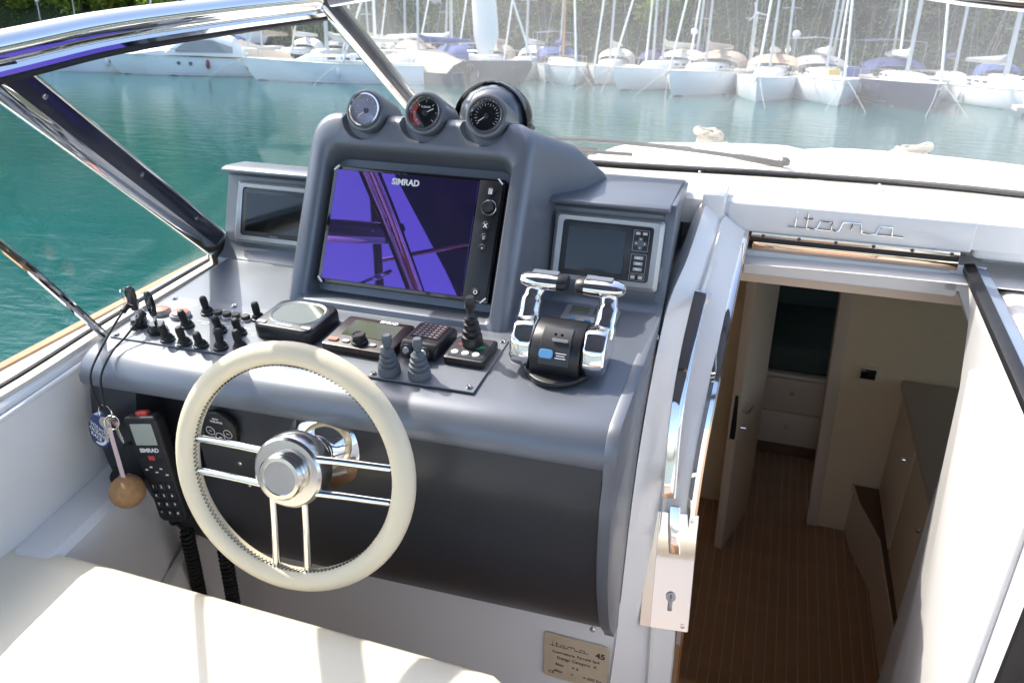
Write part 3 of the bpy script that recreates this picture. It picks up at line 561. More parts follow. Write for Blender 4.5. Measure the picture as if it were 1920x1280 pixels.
# ---- chartplotter
cp = thing('chartplotter', 'large black chartplotter with violet reflecting screen in the monitor housing', 'monitor', T(fp(-.718, .186, -.030)) @ RX(62))
part('case', bev(rrp(.405, .262, .006, -.02, .012), .002, 2), gloss_black, cp)
part('screen', bev(MB().box((-.024, 0, .0135), (.336, .245, .004)), .001, 1), scr, cp)
ks = part('key_strip', bev(MB().box((.1725, 0, .014), (.052, .250, .006)), .0015, 2), black, cp)
part('maker_name', MB().join(text('SIMRAD', .0185, .0003, .035), T((-.022, .105, .0162))), white_print, cp)
kn = part('rotary_knob', MB().lathe([(.0165, 0), (.0165, .003), (.013, .004), (.013, .014), (.011, .016), (.0005, .0155)], 24, T((.176, .068, .0165))), black, ks)
part('knob_ring', MB().lathe([(.0155, .0035), (.0165, .0042), (.0155, .005)], 24, T((.176, .068, .0165)), cap=False), steel, ks)
for y, tx, r in ((.103, '|||', .009), (.030, 'X', .0095), (.006, '::', .008), (-.016, '-', .008), (-.110, 'O', .009)):
    b = part('key', MB().lathe([(r, 0), (r, .002), (r * .85, .003), (.0005, .003)], 18, T((.174, y, .0165))), rubber, ks)
    part('key_mark', MB().join(text(tx, .012, .0002, .03), T((.174, y, .0199))), white_print, b)
for x, y, a in ((-.193, .125, 45), (.192, .125, -45), (-.193, -.125, -45), (.192, -.125, 45)): part('corner_clip', MB().box((x, y, .0175), (.013, .003, .002), None).join(MB()) if False else MB().join(MB().box((0, 0, 0), (.016, .0032, .0022)), T((x, y, .0165)) @ RZ(a)), white_print, cp)
# ---- side multifunction displays
def mfd(lab, x, keys):
    t = thing('multifunction_display', lab, 'display', face(x, 1.565, -.568, 20) @ T((0, 0, .006)))
    w_, h_ = .236, .150
    fr_ = MB(); o = rr(-w_ / 2, w_ / 2, -h_ / 2, h_ / 2, .008); i1 = rr(-w_ / 2 + .008, w_ / 2 - .008, -h_ / 2 + .007, h_ / 2 - .007, .008); i2 = rr(-w_ / 2 + .020, w_ / 2 - .020, -h_ / 2 + .017, h_ / 2 - .015, .008)
    fr_.loft([[(a, b, -.006) for a, b in o], [(a, b, .006) for a, b in o], [(a, b, .014) for a, b in i1], [(a, b, .013) for a, b in i2], [(a, b, .006) for a, b in i2]])
    part('bezel', fr_, silver, t, ang=25)
    part('front', bev(rrp(w_ - .041, h_ - .033, .008, .006, .0115), .0015), gel_dark, t)
    dx = -.022 if keys else -.002
    part('screen', MB().box((dx, .0, .0122), (.125 if keys else .165, .092, .0016)), lcd_black, t)
    part('maker_name', MB().join(text('-------', .010, .0002, .02), T((dx, -.0535, .0122))), silver, t)
    if keys:
        pd = part('keypad', bev(rrp(.037, .108, .004, .0115, .0135), .001), black, t, T((.073, -.001, 0)))
        for y, hh in ((.030, .044), (-.018, .040), (-.047, .014)):
            q0 = rr(-.0165, .0165, y - hh / 2, y + hh / 2, .002, 2); q1 = rr(-.0158, .0158, y - hh / 2 + .0007, y + hh / 2 - .0007, .002, 2)
            part('outline', MB().loft([[(a, b, .0134) for a, b in q0], [(a, b, .0139) for a, b in q0], [(a, b, .0139) for a, b in q1], [(a, b, .0134) for a, b in q1]], False, False), silver, pd)
        for x0, y0, w0, h0 in ((-.0075, .045, .010, .0065), (.0075, .045, .010, .0065), (0, -.006, .019, .0075), (0, -.018, .019, .0075), (0, -.030, .019, .0075), (-.008, -.047, .010, .008), (.008, -.047, .010, .008)):
            k_ = part('key', bev(MB().box((x0, y0, .0145), (w0, h0, .003)), .0008, 1), silver, pd)
            part('key_mark', MB().box((x0, y0, .0161), (w0 * .5, h0 * .3, .0004)), white_print, k_)
        cr_ = [(-.005, -.013), (.005, -.013), (.005, -.005), (.013, -.005), (.013, .005), (.005, .005), (.005, .013), (-.005, .013), (-.005, .005), (-.013, .005), (-.013, -.005), (-.005, -.005)]
        dp = part('cursor_pad', bev(MB().prism(cr_, .0135, .0175), .0015, 2), grey_rub, pd, T((0, .024, 0)))
        for a in range(4): part('arrow', MB().prism([(-.0022, .008), (.0022, .008), (0, .0108)], .0175, .0181, RZ(90 * a)), white_print, dp)
mfd('silver-framed display with keypad in the pod beside the door column', -.308, True)
mfd('silver-framed display without keys in the pod beside the side screen', -1.125, False)
# ---- round gauges on the housing top
def gauge(g, lab, dial, red_arc, ticks, na):
    t = thing('round_gauge', lab, 'gauge', T(g) @ RX(90 - 24), 'round gauges on top of the monitor housing')
    part('cup', MB().lathe([(.0445, -.085), (.0455, -.02), (.0455, .006), (.0445, .010), (.041, .011), (.0375, .009), (.036, .0)], 36), gel_grey, t)
    part('bezel', MB().lathe([(.0365, .004), (.0370, .012), (.0355, .0155), (.0325, .0155), (.0310, .011), (.0305, .002)], 36, cap=False), chrome, t)
    d_ = part('dial', MB().lathe([(.0315, .000), (.0315, .003), (.0005, .003)], 30), dial, t)
    tk = MB()
    for i in range(ticks):
        a = 220 - 260 * i / (ticks - 1); l = .006 if i % 2 == 0 else .0035
        tk.box((.0265 - l / 2, 0, .0033), (l, .0009, .0004), RZ(a))
    part('tick_marks', tk, white_print, d_)
    if red_arc:
        arc = [math.radians(140 + 9 * i) for i in range(13)]
        part('red_arc', MB().loft([[(.029 * math.cos(a), .029 * math.sin(a), .0034), (.0215 * math.cos(a), .0215 * math.sin(a), .0034), (.0215 * math.cos(a), .0215 * math.sin(a), .0031), (.029 * math.cos(a), .029 * math.sin(a), .0031)] for a in arc]), red, d_)
    nd = part('needle', MB().box((.0105, 0, .0052), (.021, .0018, .001), RZ(na)), white_print, t)
    part('hub', MB().lathe([(.0055, .003), (.0055, .0065), (.004, .0075), (.0005, .0075)], 16), black, nd)
    if red_arc: part('dial_text', MB().join(text('RUDDER', .0055, .0002, .02), T((0, .013, .0033))), white_print, d_)
    part('glass', MB().lathe([(.0312, .0105), (.02, .0112), (.0005, .0114)], 30, cap=False), clear, t)
gauge(GA[0], 'round gauge with pale lavender dial on the monitor housing', dial_pale, False, 9, 215)
gauge(GA[1], 'round gauge with red arc on its black dial between the other gauges', gloss_black, True, 7, 28)
gauge(GA[2], 'round gauge with black dial and dense white ticks in front of the compass', gloss_black, False, 19, 215)
# ---- compass
cs_ = thing('compass', 'dark domed steering compass behind the gauges on the monitor housing', 'compass', T((-.615, 1.705, -.402)))
part('base', MB().lathe([(.094, 0), (.094, .045), (.088, .062), (.078, .068)], 36), gel_dark, cs_)
part('dome', MB().lathe([(.079, .060), (.079, .078), (.072, .106), (.053, .130), (.027, .143), (.0005, .146)], 36), mat('smoked_dome', (.10, .115, .14), .08, coat=.6), cs_)
hd = MB(); rings = []
for r_, z_ in [(.092 * math.cos(rad(q)), .066 + .088 * math.sin(rad(q))) for q in range(0, 81, 8)]:
    rings.append([(r_ * math.cos(a), r_ * math.sin(a), z_) for a in [rad(-15 + 5 * i) for i in range(43)]] + [(max(.004, r_ - .006) * math.cos(a), max(.004, r_ - .006) * math.sin(a), z_ - .003) for a in [rad(-15 + 5 * i) for i in reversed(range(43))]])
part('hood', hd.loft(rings), gloss_black, cs_)
part('trim_ring', MB().lathe([(.0955, .040), (.0965, .045), (.0955, .050)], 36, cap=False), steel, cs_)
# ---- steering wheel
c0 = V((-.716, .931, -.800)); WQ = T(c0) @ RZ(4) @ RX(90 - 14)      # local Z out to the helmsman
wh = thing('steering_wheel', 'cream leather steering wheel with paired chrome spokes and round hub', 'steering wheel', WQ)
RR = .2085
part('rim', MB().tube([(RR * math.cos(2 * math.pi * i / 72), RR * math.sin(2 * math.pi * i / 72), 0) for i in range(72)], .0205, 18, closed=True), leather, wh, ang=180)
stc = MB(); N = 300
zig = [((RR - .0200) * math.cos(a) , (RR - .0200) * math.sin(a), .0050 * (1 if i % 2 else -1) + .006) for i, a in enumerate([2 * math.pi * k / N for k in range(N)])]
stc.tube(zig, .0010, 4, closed=True)
part('stitching', stc, rubber, wh)['kind'] = 'stuff'
for a, s_ in ((180, 1), (180, -1), (0, 1), (0, -1), (270, 1), (270, -1)):
    off = .031 * s_; sp_ = MB().tube([(.045, off, .012), (.10, off, .006), (math.sqrt((RR - .012) ** 2 - off * off), off, 0)], .0068, 12)
    part('spoke', sp_, chrome, wh, RZ(a))
part('hub', MB().lathe([(.05, -.03), (.064, -.026), (.0665, -.01), (.0665, .010), (.0645, .016), (.060, .020), (.040, .0215), (.0395, .0215)], 48), steel, wh, ang=25)
part('hub_cap', MB().lathe([(.0405, .020), (.0405, .027), (.0385, .029), (.0385, .032), (.0405, .034), (.0405, .040), (.0375, .044), (.031, .045), (.030, .0425), (.0005, .0415)], 40), steel, wh, ang=25)
part('boss', MB().lathe([(.034, -.105), (.036, -.05), (.044, -.028), (.05, -.026)], 32), chrome, wh)
part('flange', MB().lathe([(.082, -.128), (.082, -.122), (.076, -.115), (.046, -.082), (.037, -.078), (.03, -.08)], 44), chrome, wh, ang=25)
# ---- twin engine throttle
th = thing('twin_throttle', 'twin engine throttle with black drum body and chrome levers', 'throttle', dash(-.322, 1.262, 0, 0))
part('foot', bev(MB().prism([(.070 * math.cos(a), .090 * math.sin(a)) for a in [2 * math.pi * i / 28 for i in range(28)]], 0, .012), .004, 2), black, th)
body = [(-.060, .010), (-.064, .03), (-.058, .055), (-.040, .075), (-.012, .086), (.02, .085), (.046, .072), (.062, .05), (.066, .025), (.062, .010)]
part('drum', bev(MB().loft([[(x, y, z) for y, z in body] for x in (-.046, .046)]), .003, 2), black, th)
fc = part('face_plate', bev(MB().loft([[(x, y * 1.03 - .001, z * 1.03 - .0005) for y, z in [(-.0645, .034), (-.058, .0555), (-.040, .0755), (-.014, .0855), (-.013, .080), (-.036, .070), (-.054, .050), (-.060, .034)]] for x in (-.028, .028)]), .0015, 1), gel_dark, th)
FP = T((0, -.0535, .0655)) @ RX(48)
part('blue_button', bev(MB().join(rrp(.026, .017, .006, 0, .004), FP @ T((-.013, -.014, .001))), .001, 1), blue_btn, fc)
bx_ = MB()
for i in range(3): bx_.box((.014, -.010 - .0045 * i, .0022), (.020 - .004 * (i % 2), .0012, .0005), FP)
part('button_print', bx_, white_print, fc)
part('led_strip', bev(MB().join(rrp(.030, .006, .003, 0, .002, 3), FP @ T((.008, .014, .001))), .0005, 1), silver, fc)
for s_ in (-1, 1):
    part('indicator', MB().lathe([(.0028, 0), (.0028, .0015), (.001, .002)], 10, FP @ T((.004 + .006 * s_, .024, .001))), gloss_black, fc)
    sd_ = [(-.050, .012), (-.056, .036), (-.046, .066), (-.018, .088), (.018, .088), (.046, .066), (.056, .036), (.050, .012)]
    x0, x1 = (.047, .090) if s_ > 0 else (-.090, -.047)
    part('side_disc', bev(MB().loft([[(x, y * k, .05 + (z - .05) * k) for y, z in sd_] for x, k in ((x0, .95 if s_ < 0 else 1), ((x0 + x1) / 2, 1.02), (x1, 1 if s_ < 0 else .95))]), .007, 3), chrome, th)
    xs = .071 * s_
    lv = part('lever', MB().tube(spline([(xs, .012, .062), (xs + .003 * s_, .030, .088), (xs + .002 * s_, .055, .112), (xs - .006 * s_, .072, .128)], 5), [.0235] * 4 + [.0205] * 5 + [.0175] * 7, 16, flat=.8), chrome, th)
    hx = .046 * s_; gp = MB(); rings = []
    for u, ry, rz_ in ((.056, .005, .004), (.052, .015, .010), (.040, .0215, .0145), (.018, .0245, .0165), (-.004, .0245, .0165), (-.020, .023, .0155)):
        rings.append([(hx + u * s_, .072 + ry * math.cos(a) - .004, .136 + rz_ * math.sin(a)) for a in [2 * math.pi * i / 20 for i in range(20)]])
    g_ = part('grip', gp.loft(rings), chrome, lv)
    part('grip_inset', bev(MB().box((hx + .006 * s_, .070, .1522), (.052, .018, .003)), .0014, 1), plate_grey, g_)
    part('grip_end', MB().loft([[(hx - .0205 * s_ - q * s_,   .068 + .0232 * k * math.cos(a), .136 + .0157 * k * math.sin(a)) for a in [2 * math.pi * i / 20 for i in range(20)]] for q, k in ((0, 1), (.012, .98), (.017, .8))]), black, g_)
# ---- joysticks
def bellows(r, h, n): 
    p_ = [(r * 1.02, 0), (r * 1.02, h * .12)]
    for i in range(n):
        a = 1 - .48 * i / n; b = 1 - .48 * (i + .8) / n; p_ += [(r * a, h * (.14 + .5 * i / n)), (r * a * .97, h * (.14 + .5 * (i + .55) / n)), (r * b * .86, h * (.14 + .5 * (i + .75) / n))]
    return p_ + [(r * .34, h * .68), (r * .36, h * .74), (r * .46, h * .80), (r * .44, h * .96), (r * .34, h), (.0005, h)]
for x, y, lab in ((-.623, 1.137, 'grey bellows joystick on the switch plate next to the autopilot knob'), (-.563, 1.141, 'grey bellows joystick on the switch plate in front of the ridged speaker')):
    j = thing('trim_joystick', lab, 'joystick', dash(x, y), 'grey trim joysticks')
    part('boot', MB().lathe(bellows(.021, .078, 4)[:-5], 24), grey_rub, j); part('stick', MB().lathe(bellows(.021, .078, 4)[-6:], 20, RX(-3)), grey_rub, j)
j = thing('thruster_joystick', 'black joystick on square base with red and green arrows', 'joystick', dash(-.497, 1.236))
bs = part('base', bev(MB().prism(rr(-.042, .042, -.043, .043, .007), 0, .016), .004, 2), black, j)
tp = part('base_plate', bev(rrp(.072, .074, .006, .016, .0172), .0005, 1), gel_dark, j)
part('red_arrow', MB().prism([(-.030, .008), (-.012, .018), (-.012, -.002)], .0172, .0178), red, tp); part('green_arrow', MB().prism([(.030, .006), (.012, .016), (.012, -.004)], .0172, .0178), green, tp)
for k in (-1, 0, 1): part('push_button', MB().lathe([(.0072, .017), (.0072, .0195), (.006, .0205), (.0005, .0206)], 16, T((k * .0215 - .002, -.024 , 0))), white_print, tp)
part('boot', MB().lathe(bellows(.0205, .104, 4)[:-5], 24, T((-.002, .014, .016))), black, j); part('stick', MB().lathe([(r * (1.15 if i > 1 else 1), z) for i, (r, z) in enumerate(bellows(.0205, .104, 4)[-6:])], 20, T((-.002, .014, .016))), black, j)
# ---- three dash instruments
d1 = thing('speed_instrument', 'square black instrument with rounded lcd window left of the autopilot', 'instrument', dash(-.882, 1.238, -1))
part('case', bev(MB().loft([[(a, b, z) for a, b in rr(-.071 * k, .071 * k, -.060 * k, .060 * k, .022)] for z, k in ((0, 1), (.024, 1), (.031, .95))]), .0025, 2), black, d1)
part('lcd', bev(rrp(.104, .078, .032, .031, .0318, 7), .0002, 1), lcd_green, d1, T((.002, .006, 0)))
rg0, rg1, rg2 = rr(-.061, .061, -.048, .048, .042, 8), rr(-.057, .057, -.044, .044, .039, 8), rr(-.053, .053, -.040, .040, .036, 8)
part('lcd_rim', MB().loft([[(a, b, .0305) for a, b in rg0], [(a, b, .0345) for a, b in rg1], [(a, b, .0318) for a, b in rg2]], False, False), silver, d1, T((.002, .006, 0)))
part('maker_name', MB().join(text('SIMRAD', .0105, .0003, .035), T((.0, -.046, .0316))), white_print, d1)
for x in (-.052, .052): part('corner_key', bev(MB().box((x, -.046, .0318), (.022, .010, .003)), .001, 1), silver, d1)
d2 = thing('autopilot_control', 'black autopilot control with green lcd and centre knob', 'instrument', dash(-.7125, 1.228, -1))
part('case', bev(rrp(.152, .118, .008, 0, .018), .003, 2), brown_black, d2)
part('lcd', MB().box((.002, .014, .0184), (.108, .060, .001)), lcd_green, d2)
part('maker_name', MB().join(text('SIMRAD', .0115, .0003, .035), T((.02, .0515, .0183))), white_print, d2)
part('knob', MB().lathe([(.0165, .018), (.0165, .022), (.0135, .024), (.0135, .036), (.011, .038), (.009, .0365), (.0005, .0365)], 24, T((.0, -.036, 0))), black, d2)
part('standby_key', bev(MB().join(rrp(.022, .013, .005, .018, .0215), T((-.056, -.040, 0))), .001, 1), salmon, d2)
for x in (-.028, .030, .056): part('key', bev(MB().join(rrp(.017, .011, .005, .018, .021), T((x, -.040, 0))), .001, 1), silver, d2)
d3 = thing('handset_speaker', 'small ridged black speaker unit between autopilot and joystick base', 'speaker', dash(-.589, 1.246, -2))
cs3 = part('case', bev(MB().loft([[(x, -.052, 0), (x, -.052, .020), (x, -.040, .031), (x, .040, .027), (x, .052, .016), (x, .052, 0)] for x in (-.039, .039)]), .005, 3), black, d3)
part('grille_plate', bev(MB().loft([[(x, -.022, .0302), (x, -.022, .0318), (x, .040, .0288), (x, .040, .0265)] for x in (-.030, .030)]), .0008, 1), brown_black, d3)
sl_ = MB()
for r_ in range(6):
    for c_ in range(5): sl_.box((-.021 + c_ * .0105, -.015 + r_ * .0095, .0316 - r_ * .00046), (.0065, .0022, .0006))
part('slots', sl_, silver, cs3)['kind'] = 'stuff'
for x in (-.018, .018): part('knob', MB().lathe([(.0125, 0), (.0125, .014), (.011, .016), (.0005, .016)], 18, T((x, -.050, .015)) @ RX(62)), black, d3)
for x in (-.018, .018): part('knob_cap', MB().lathe([(.007, .016), (.006, .017), (.0005, .017)], 14, T((x, -.050, .015)) @ RX(62)), silver, d3)
tt = thing('trim_tab_display', 'flat silver trim display with two small lcds behind the throttle', 'display', dash(-.313, 1.447, 0, 0))
part('case', bev(rrp(.118, .100, .016, 0, .008), .003, 2), silver, tt)
part('lcd_frame', bev(rrp(.092, .040, .005, .008, .0095), .0006, 1), plate_grey, tt, T((.0, .018, 0)))
for x in (-.024, .024): part('lcd', MB().box((x, .018, .0098), (.038, .028, .0008)), lcd_green, tt)
for x in (-.032, .0, .032): part('key', bev(MB().join(rrp(.014, .007, .002, .008, .0095, 2), T((x, -.022, 0))), .0005, 1), blue_btn, tt)
# ---- switches
def toggle(x, y, lab, tilt, yaw):
    t = thing('toggle_switch', lab, 'switch', dash(x, y), 'rubber-booted toggle switches on the switch plate')
    part('nut', MB().lathe([(.0150, 0), (.0150, .004), (.0125, .0055)], 12), black, t)
    part('boot', MB().lathe([(.0125, .005), (.0115, .010), (.0085, .0135), (.0065, .015)], 18), rubber, t)
    part('lever', MB().lathe([(.0068, .012), (.0078, .020), (.0080, .034), (.0070, .040), (.0045, .0425), (.0005, .043)], 16, RZ(yaw) @ RX(tilt)), rubber, t)
rows_ = [('in the back row by the round push-buttons', [(-1.109, 1.239, 6, 0), (-.986, 1.247, 4, 0)]), ('in the middle row of the switch plate', [(-1.114, 1.178, 12, 0), (-1.032, 1.178, 16, 20), (-.987, 1.182, 16, 20)]), ('in the front row of the switch plate', [(-1.114, 1.118, 14, 10), (-1.070, 1.115, 8, 0), (-1.031, 1.116, 22, 30), (-.988, 1.122, -4, 0), (-.951, 1.134, 6, 0)])]
ordn = ('first', 'second', 'third', 'fourth', 'fifth')
for lab, ps_ in rows_:
    for i, (x, y, tl, yw) in enumerate(ps_): toggle(x, y, '%s black toggle switch from the ignition keys %s' % (ordn[i], lab), tl, yw)
for x, lab in ((-1.208, 'oval faded red stop button half hidden behind the ignition keys'), (-1.156, 'oval faded red stop button beside the middle toggle switches')):
    t = thing('stop_button', lab, 'button', dash(x, 1.210, 20), 'red stop buttons')
    part('collar', MB().lathe([(1, 0), (1, .6), (.86, .8)], 28, Mx.Diagonal((.0225, .0185, .012, 1))), silver, t); part('cap', MB().lathe([(.84, .7), (.84, .95), (.75, 1.05), (.01, 1.08)], 28, Mx.Diagonal((.0225, .0185, .012, 1))), salmon, t)
for i, x in enumerate((-1.080, -1.057, -1.034, -1.010)):
    t = thing('push_button', '%s of four small round dark push-buttons, counted from the ignition keys' % ordn[i], 'button', dash(x, 1.237), 'round push-buttons in the back row')
    part('collar', MB().lathe([(.0112, 0), (.0112, .002), (.0095, .003)], 20), white_print, t); part('cap', MB().lathe([(.0095, .002), (.0095, .010), (.008, .0115), (.0005, .012)], 20), mat('olive_black', (.05, .05, .038), .4) if i == 0 else MATS['olive_black'], t)
# ---- ignition keys
def ringtorus(r, q, mx, seg=28): return MB().join(MB().tube([(r * math.cos(2 * math.pi * i / seg), r * math.sin(2 * math.pi * i / seg), 0) for i in range(seg)], q, 6, closed=True), mx)
for x, y, yw, lab in ((-1.213, 1.152, 12, 'black-headed ignition key in the outer lock with a wire ring'), (-1.158, 1.142, -8, 'black-headed ignition key in the lock nearer the toggle switches')):
    t = thing('ignition_key', lab, 'key', dash(x, y), 'ignition keys')
    part('lock', MB().lathe([(.0205, 0), (.0205, .005), (.0165, .006), (.0165, .018), (.014, .020), (.0005, .020)], 24), gloss_black, t)
    part('blade', MB().box((0, 0, .031), (.008, .0025, .024), RZ(yw)), chrome, t)
    hd_ = MB().prism([(-.006, .036), (-.0105, .052), (-.0115, .078), (-.007, .090), (.001, .093), (.009, .086), (.0105, .06), (.007, .038)], -.0045, .0045, RZ(yw) @ RX(90))
    part('head', bev(hd_, .0025, 2), gloss_black, t)
    part('split_ring', ringtorus(.0205, .0010, T((-.010, 0, .066)) @ RZ(yw + 20) @ RY(60)), chrome, t)
# ---- lanyards, key bunch and float
def panel_y(z, x): return yp(z, x)
for k, (lab, pts) in enumerate((('thin black lanyard from the outer ignition key to the key bunch', [(-1.232, 1.150, -.650), (-1.225, 1.10, -.672), (-1.218, 1.05, -.700), (-1.206, 1.000, -.730), (-1.188, .980, -.765), (-1.172, .975, -.792)]),
                                ('thin black lanyard from the inner ignition key to the key bunch', [(-1.180, 1.138, -.655), (-1.185, 1.085, -.685), (-1.188, 1.045, -.702), (-1.180, 1.000, -.730), (-1.168, .980, -.765), (-1.164, .975, -.792)]))):
    t = thing('lanyard', lab, 'lanyard', pts[-1], 'black key lanyards'); P_ = spline(pts, 7)
    part('cord', MB().tube(P_, .0024, 7), rubber, t, world=True); part('whipping', MB().tube([pts[0], V(pts[0]).lerp(V(pts[1]), .35)], .0065, 10), rubber, t, world=True)
kb = thing('key_bunch', 'bunch of steel keys on wire rings hanging before the console', 'keys', (-1.166, .975, -.802))
part('split_ring', ringtorus(.016, .0012, T((0, 0, .004)) @ RX(80)), chrome, kb); part('split_ring', ringtorus(.014, .0011, T((.014, -.004, -.014)) @ RX(70) @ RY(25)), chrome, kb)
kp = [(.0125 * math.cos(a), .0125 * math.sin(a)) for a in [rad(-60 + 15 * i) for i in range(21)]]; kp += [(-.0045, -.014), (-.0045, -.040), (-.001, -.046), (.003, -.040), (.002, -.036), (.0045, -.032), (.003, -.028), (.0045, -.022), (.0045, -.014)]
part('flat_key', bev(MB().prism(kp, -.001, .001, T((-.002, -.006, -.016)) @ RX(86)), .0003, 1), steel, kb); part('flat_key', bev(MB().prism(kp, -.001, .001, T((.010, .004, -.022)) @ RX(90) @ RZ(18)), .0003, 1), steel, kb)
fob = thing('key_fob', 'navy teardrop foam key float with white lettering', 'key fob', T((-1.192, .978, -.846)) @ RZ(-8) @ RX(86))
fp_ = [(.0, .040), (-.010, .036), (-.024, .018), (-.030, -.004), (-.024, -.026), (-.006, -.036), (.014, -.033), (.027, -.016), (.028, .004), (.020, .022), (.008, .036)]
part('body', bev(MB().prism([tuple(p[:2]) for p in spline([(a, b, 0) for a, b in fp_] + [(0, .040, 0)], 3)[:-1]], -.008, .008), .004, 2), navy, fob)
for i, s_ in enumerate(('VOLVO', 'OCEAN', 'RACE')): part('lettering', MB().join(text(s_, .0125, .0003, .008), RZ(-22) @ T((-.002, .010 - .0118 * i, .0084))), white_print, fob)
part('crescent', MB().prism([(.0255 * math.cos(a), .0255 * math.sin(a) - .004) for a in [rad(-120 + 10 * i) for i in range(13)]] + [(.0215 * math.cos(a) - .001, .0215 * math.sin(a) - .002) for a in [rad(-10 - 10 * i) for i in range(11)]], .0081, .0086), white_print, fob)
ft = thing('cork_float', 'round cork float on a pale pink tape below the keys', 'float', (-1.130, .950, -.962))
part('ball', MB().ball((-.004, 0, 0), .0345, 24), cork, ft, ang=180)
part('tape', bev(strip([(-.036, .026, .150), (-.026, .016, .11), (-.013, .006, .07), (-.004, -.001, .031)], (1, .2, 0), .0095, .0014), .0003, 1), pink_tape, ft)
tm = MB()
for i in range(6): tm.box((-.0345 + .0048 * i, .0238 - .0038 * i, .140 - .0185 * i), (.005, .0006, .0022))
part('tape_marks', tm, dark_print, ft)
# ---- wireless handset in its niche
ht = thing('radio_handset', 'black radio handset with grey screen and number keys hung in the console niche', 'handset', T((-1.088, 1.000, -.925)) @ RZ(6) @ RX(90 - 3) @ RZ(8))
hbp = [(-.036, .118), (.030, .118), (.036, .110), (.036, .03), (.033, -.05), (.034, -.115), (.026, -.126), (-.026, -.126), (-.034, -.115), (-.033, -.05), (-.036, .03), (-.040, .110)]
part('body', bev(MB().prism(hbp, -.016, .012), .005, 3), rubber, ht)
part('screen', bev(MB().box((-.002, .080, .0122), (.050, .048, .002)), .001, 1), lcd_grey, ht)
part('maker_name', MB().join(text('SIMRAD', .0125, .0003, .035), T((-.001, .044, .0124))), white_print, ht)
part('top_button', bev(MB().box((0, .120, -.002), (.026, .012, .014)), .003, 2), red, ht)
part('red_key', bev(MB().box((-.001, .027, .0128), (.014, .010, .003)), .001, 1), red, ht)
for x in (-.022, .020): part('soft_key', bev(MB().box((x, .026, .0126), (.012, .008, .002)), .0008, 1), black, ht)
for k in range(5): part('key_mark', MB().box(((-.022, -.010, .0, .012, .022)[k], (.0, .006, -.006, .002, -.012)[k], .0126), (.006, .003, .0005)), white_print, ht)
nums = '123456789*0#'
for i in range(12):
    x, y = -.019 + (i % 3) * .019, -.040 - (i // 3) * .021
    k_ = part('number_key', bev(MB().box((x, y, .0130), (.0145, .0155, .003)), .0012, 1), black, ht); part('digit', MB().join(text(nums[i], .0085, .0002, .03), T((x, y + .001, .0147))), white_print, k_)
def coil(p0, p1, r, turns, q):
    p0, p1 = V(p0), V(p1); d = (p1 - p0); ax = d.normalized(); u = ax.cross(V((0, 1, 0))).normalized(); v = ax.cross(u); n_ = turns * 10
    return MB().tube([p0 + d * (i / n_) + (u * math.cos(2 * math.pi * i / 10) + v * math.sin(2 * math.pi * i / 10)) * r * min(1, .5 + i / 12) for i in range(n_ + 1)], q, 5)
for lab, lead, a, b in (('black coiled cord below the radio handset', [(-1.100, 1.003, -1.052), (-1.105, 1.01, -1.085), (-1.125, 1.045, -1.115), (-1.118, 1.05, -1.135)], (-1.112, 1.05, -1.135), (-1.150, 1.08, -1.42)), ('black coiled cord hanging behind the steering wheel rim', [(-1.02, 1.06, -1.05), (-1.035, 1.065, -1.09), (-1.03, 1.07, -1.12)], (-1.03, 1.065, -1.115), (-1.06, 1.085, -1.42))):
    t = thing('coiled_cord', lab, 'cord', b, 'coiled handset cords'); part('coil', coil(a, b, .0125, 22, .0042), rubber, t, world=True); part('lead', MB().tube(spline(lead, 5), .0035, 7), rubber, t, world=True)
# ---- small panels on the console front
rp = thing('thruster_control', 'round-topped black switch panel with white icons behind the wheel', 'panel', T((-.945, yp(-.822, -.945) - .001, -.822)) @ RX(90 + 6))
part('body', bev(MB().prism([(.041 * math.cos(rad(a)), .041 * math.sin(rad(a))) for a in range(-20, 201, 10)] + [(-.041, -.036), (.041, -.036)], -.004, .010), .003, 2), black, rp)
ic = MB()
for x, y, r in ((-.020, -.006, .0095), (.020, -.006, .0095), (0, -.018, .0105)): ic.join(ringtorus(r, .0006, T((x, y, .0104)), 20)); ic.box((x, y, .0104), (.007, .0012, .0005), RZ(0))
for s_, y in (('BOW', .026), ('THRUSTER', .019)): ic.join(text(s_, .006, .0002, .02), T((0, y, .0104)))
part('icons', ic, white_print, rp)
rc = thing('wireless_remote', 'small black remote with four blue buttons tucked under the handset', 'remote', T((-1.175, 1.010, -.955)) @ RZ(14) @ RX(84) @ RZ(-32))
part('body', bev(rrp(.066, .115, .018, -.008, .006), .003, 2), rubber, rc)
for x, y in ((0, -.016), (0, -.042), (-.013, -.029), (.013, -.029)): part('button', MB().lathe([(.0065, .005), (.0065, .0075), (.005, .0085), (.0005, .0085)], 16, T((x + .004, y, 0))), mat('bright_blue_rubber', (.07, .33, .58), .4) if (x, y) == (0, -.016) else MATS['bright_blue_rubber'], rc)
part('strap', bev(strip([(.010, .055, .003), (.018, .075, .008), (.030, .060, .010), (.050, .015, .008), (.058, -.02, .002)], (0, 0.3, 1), .012, .003), .0008, 1), teal_strap, rc)
part('panel_screw', MB().lathe([(.005, 0), (.005, .002), (.002, .003)], 12, T((-.915, yp(-.90, -.915), -.900)) @ RX(90)), bolt, con, world=True)
part('panel_screw', MB().lathe([(.004, 0), (.004, .002), (.002, .003)], 12, T((-.905, yp(-.955, -.905), -.955)) @ RX(85)), bolt, con, world=True)
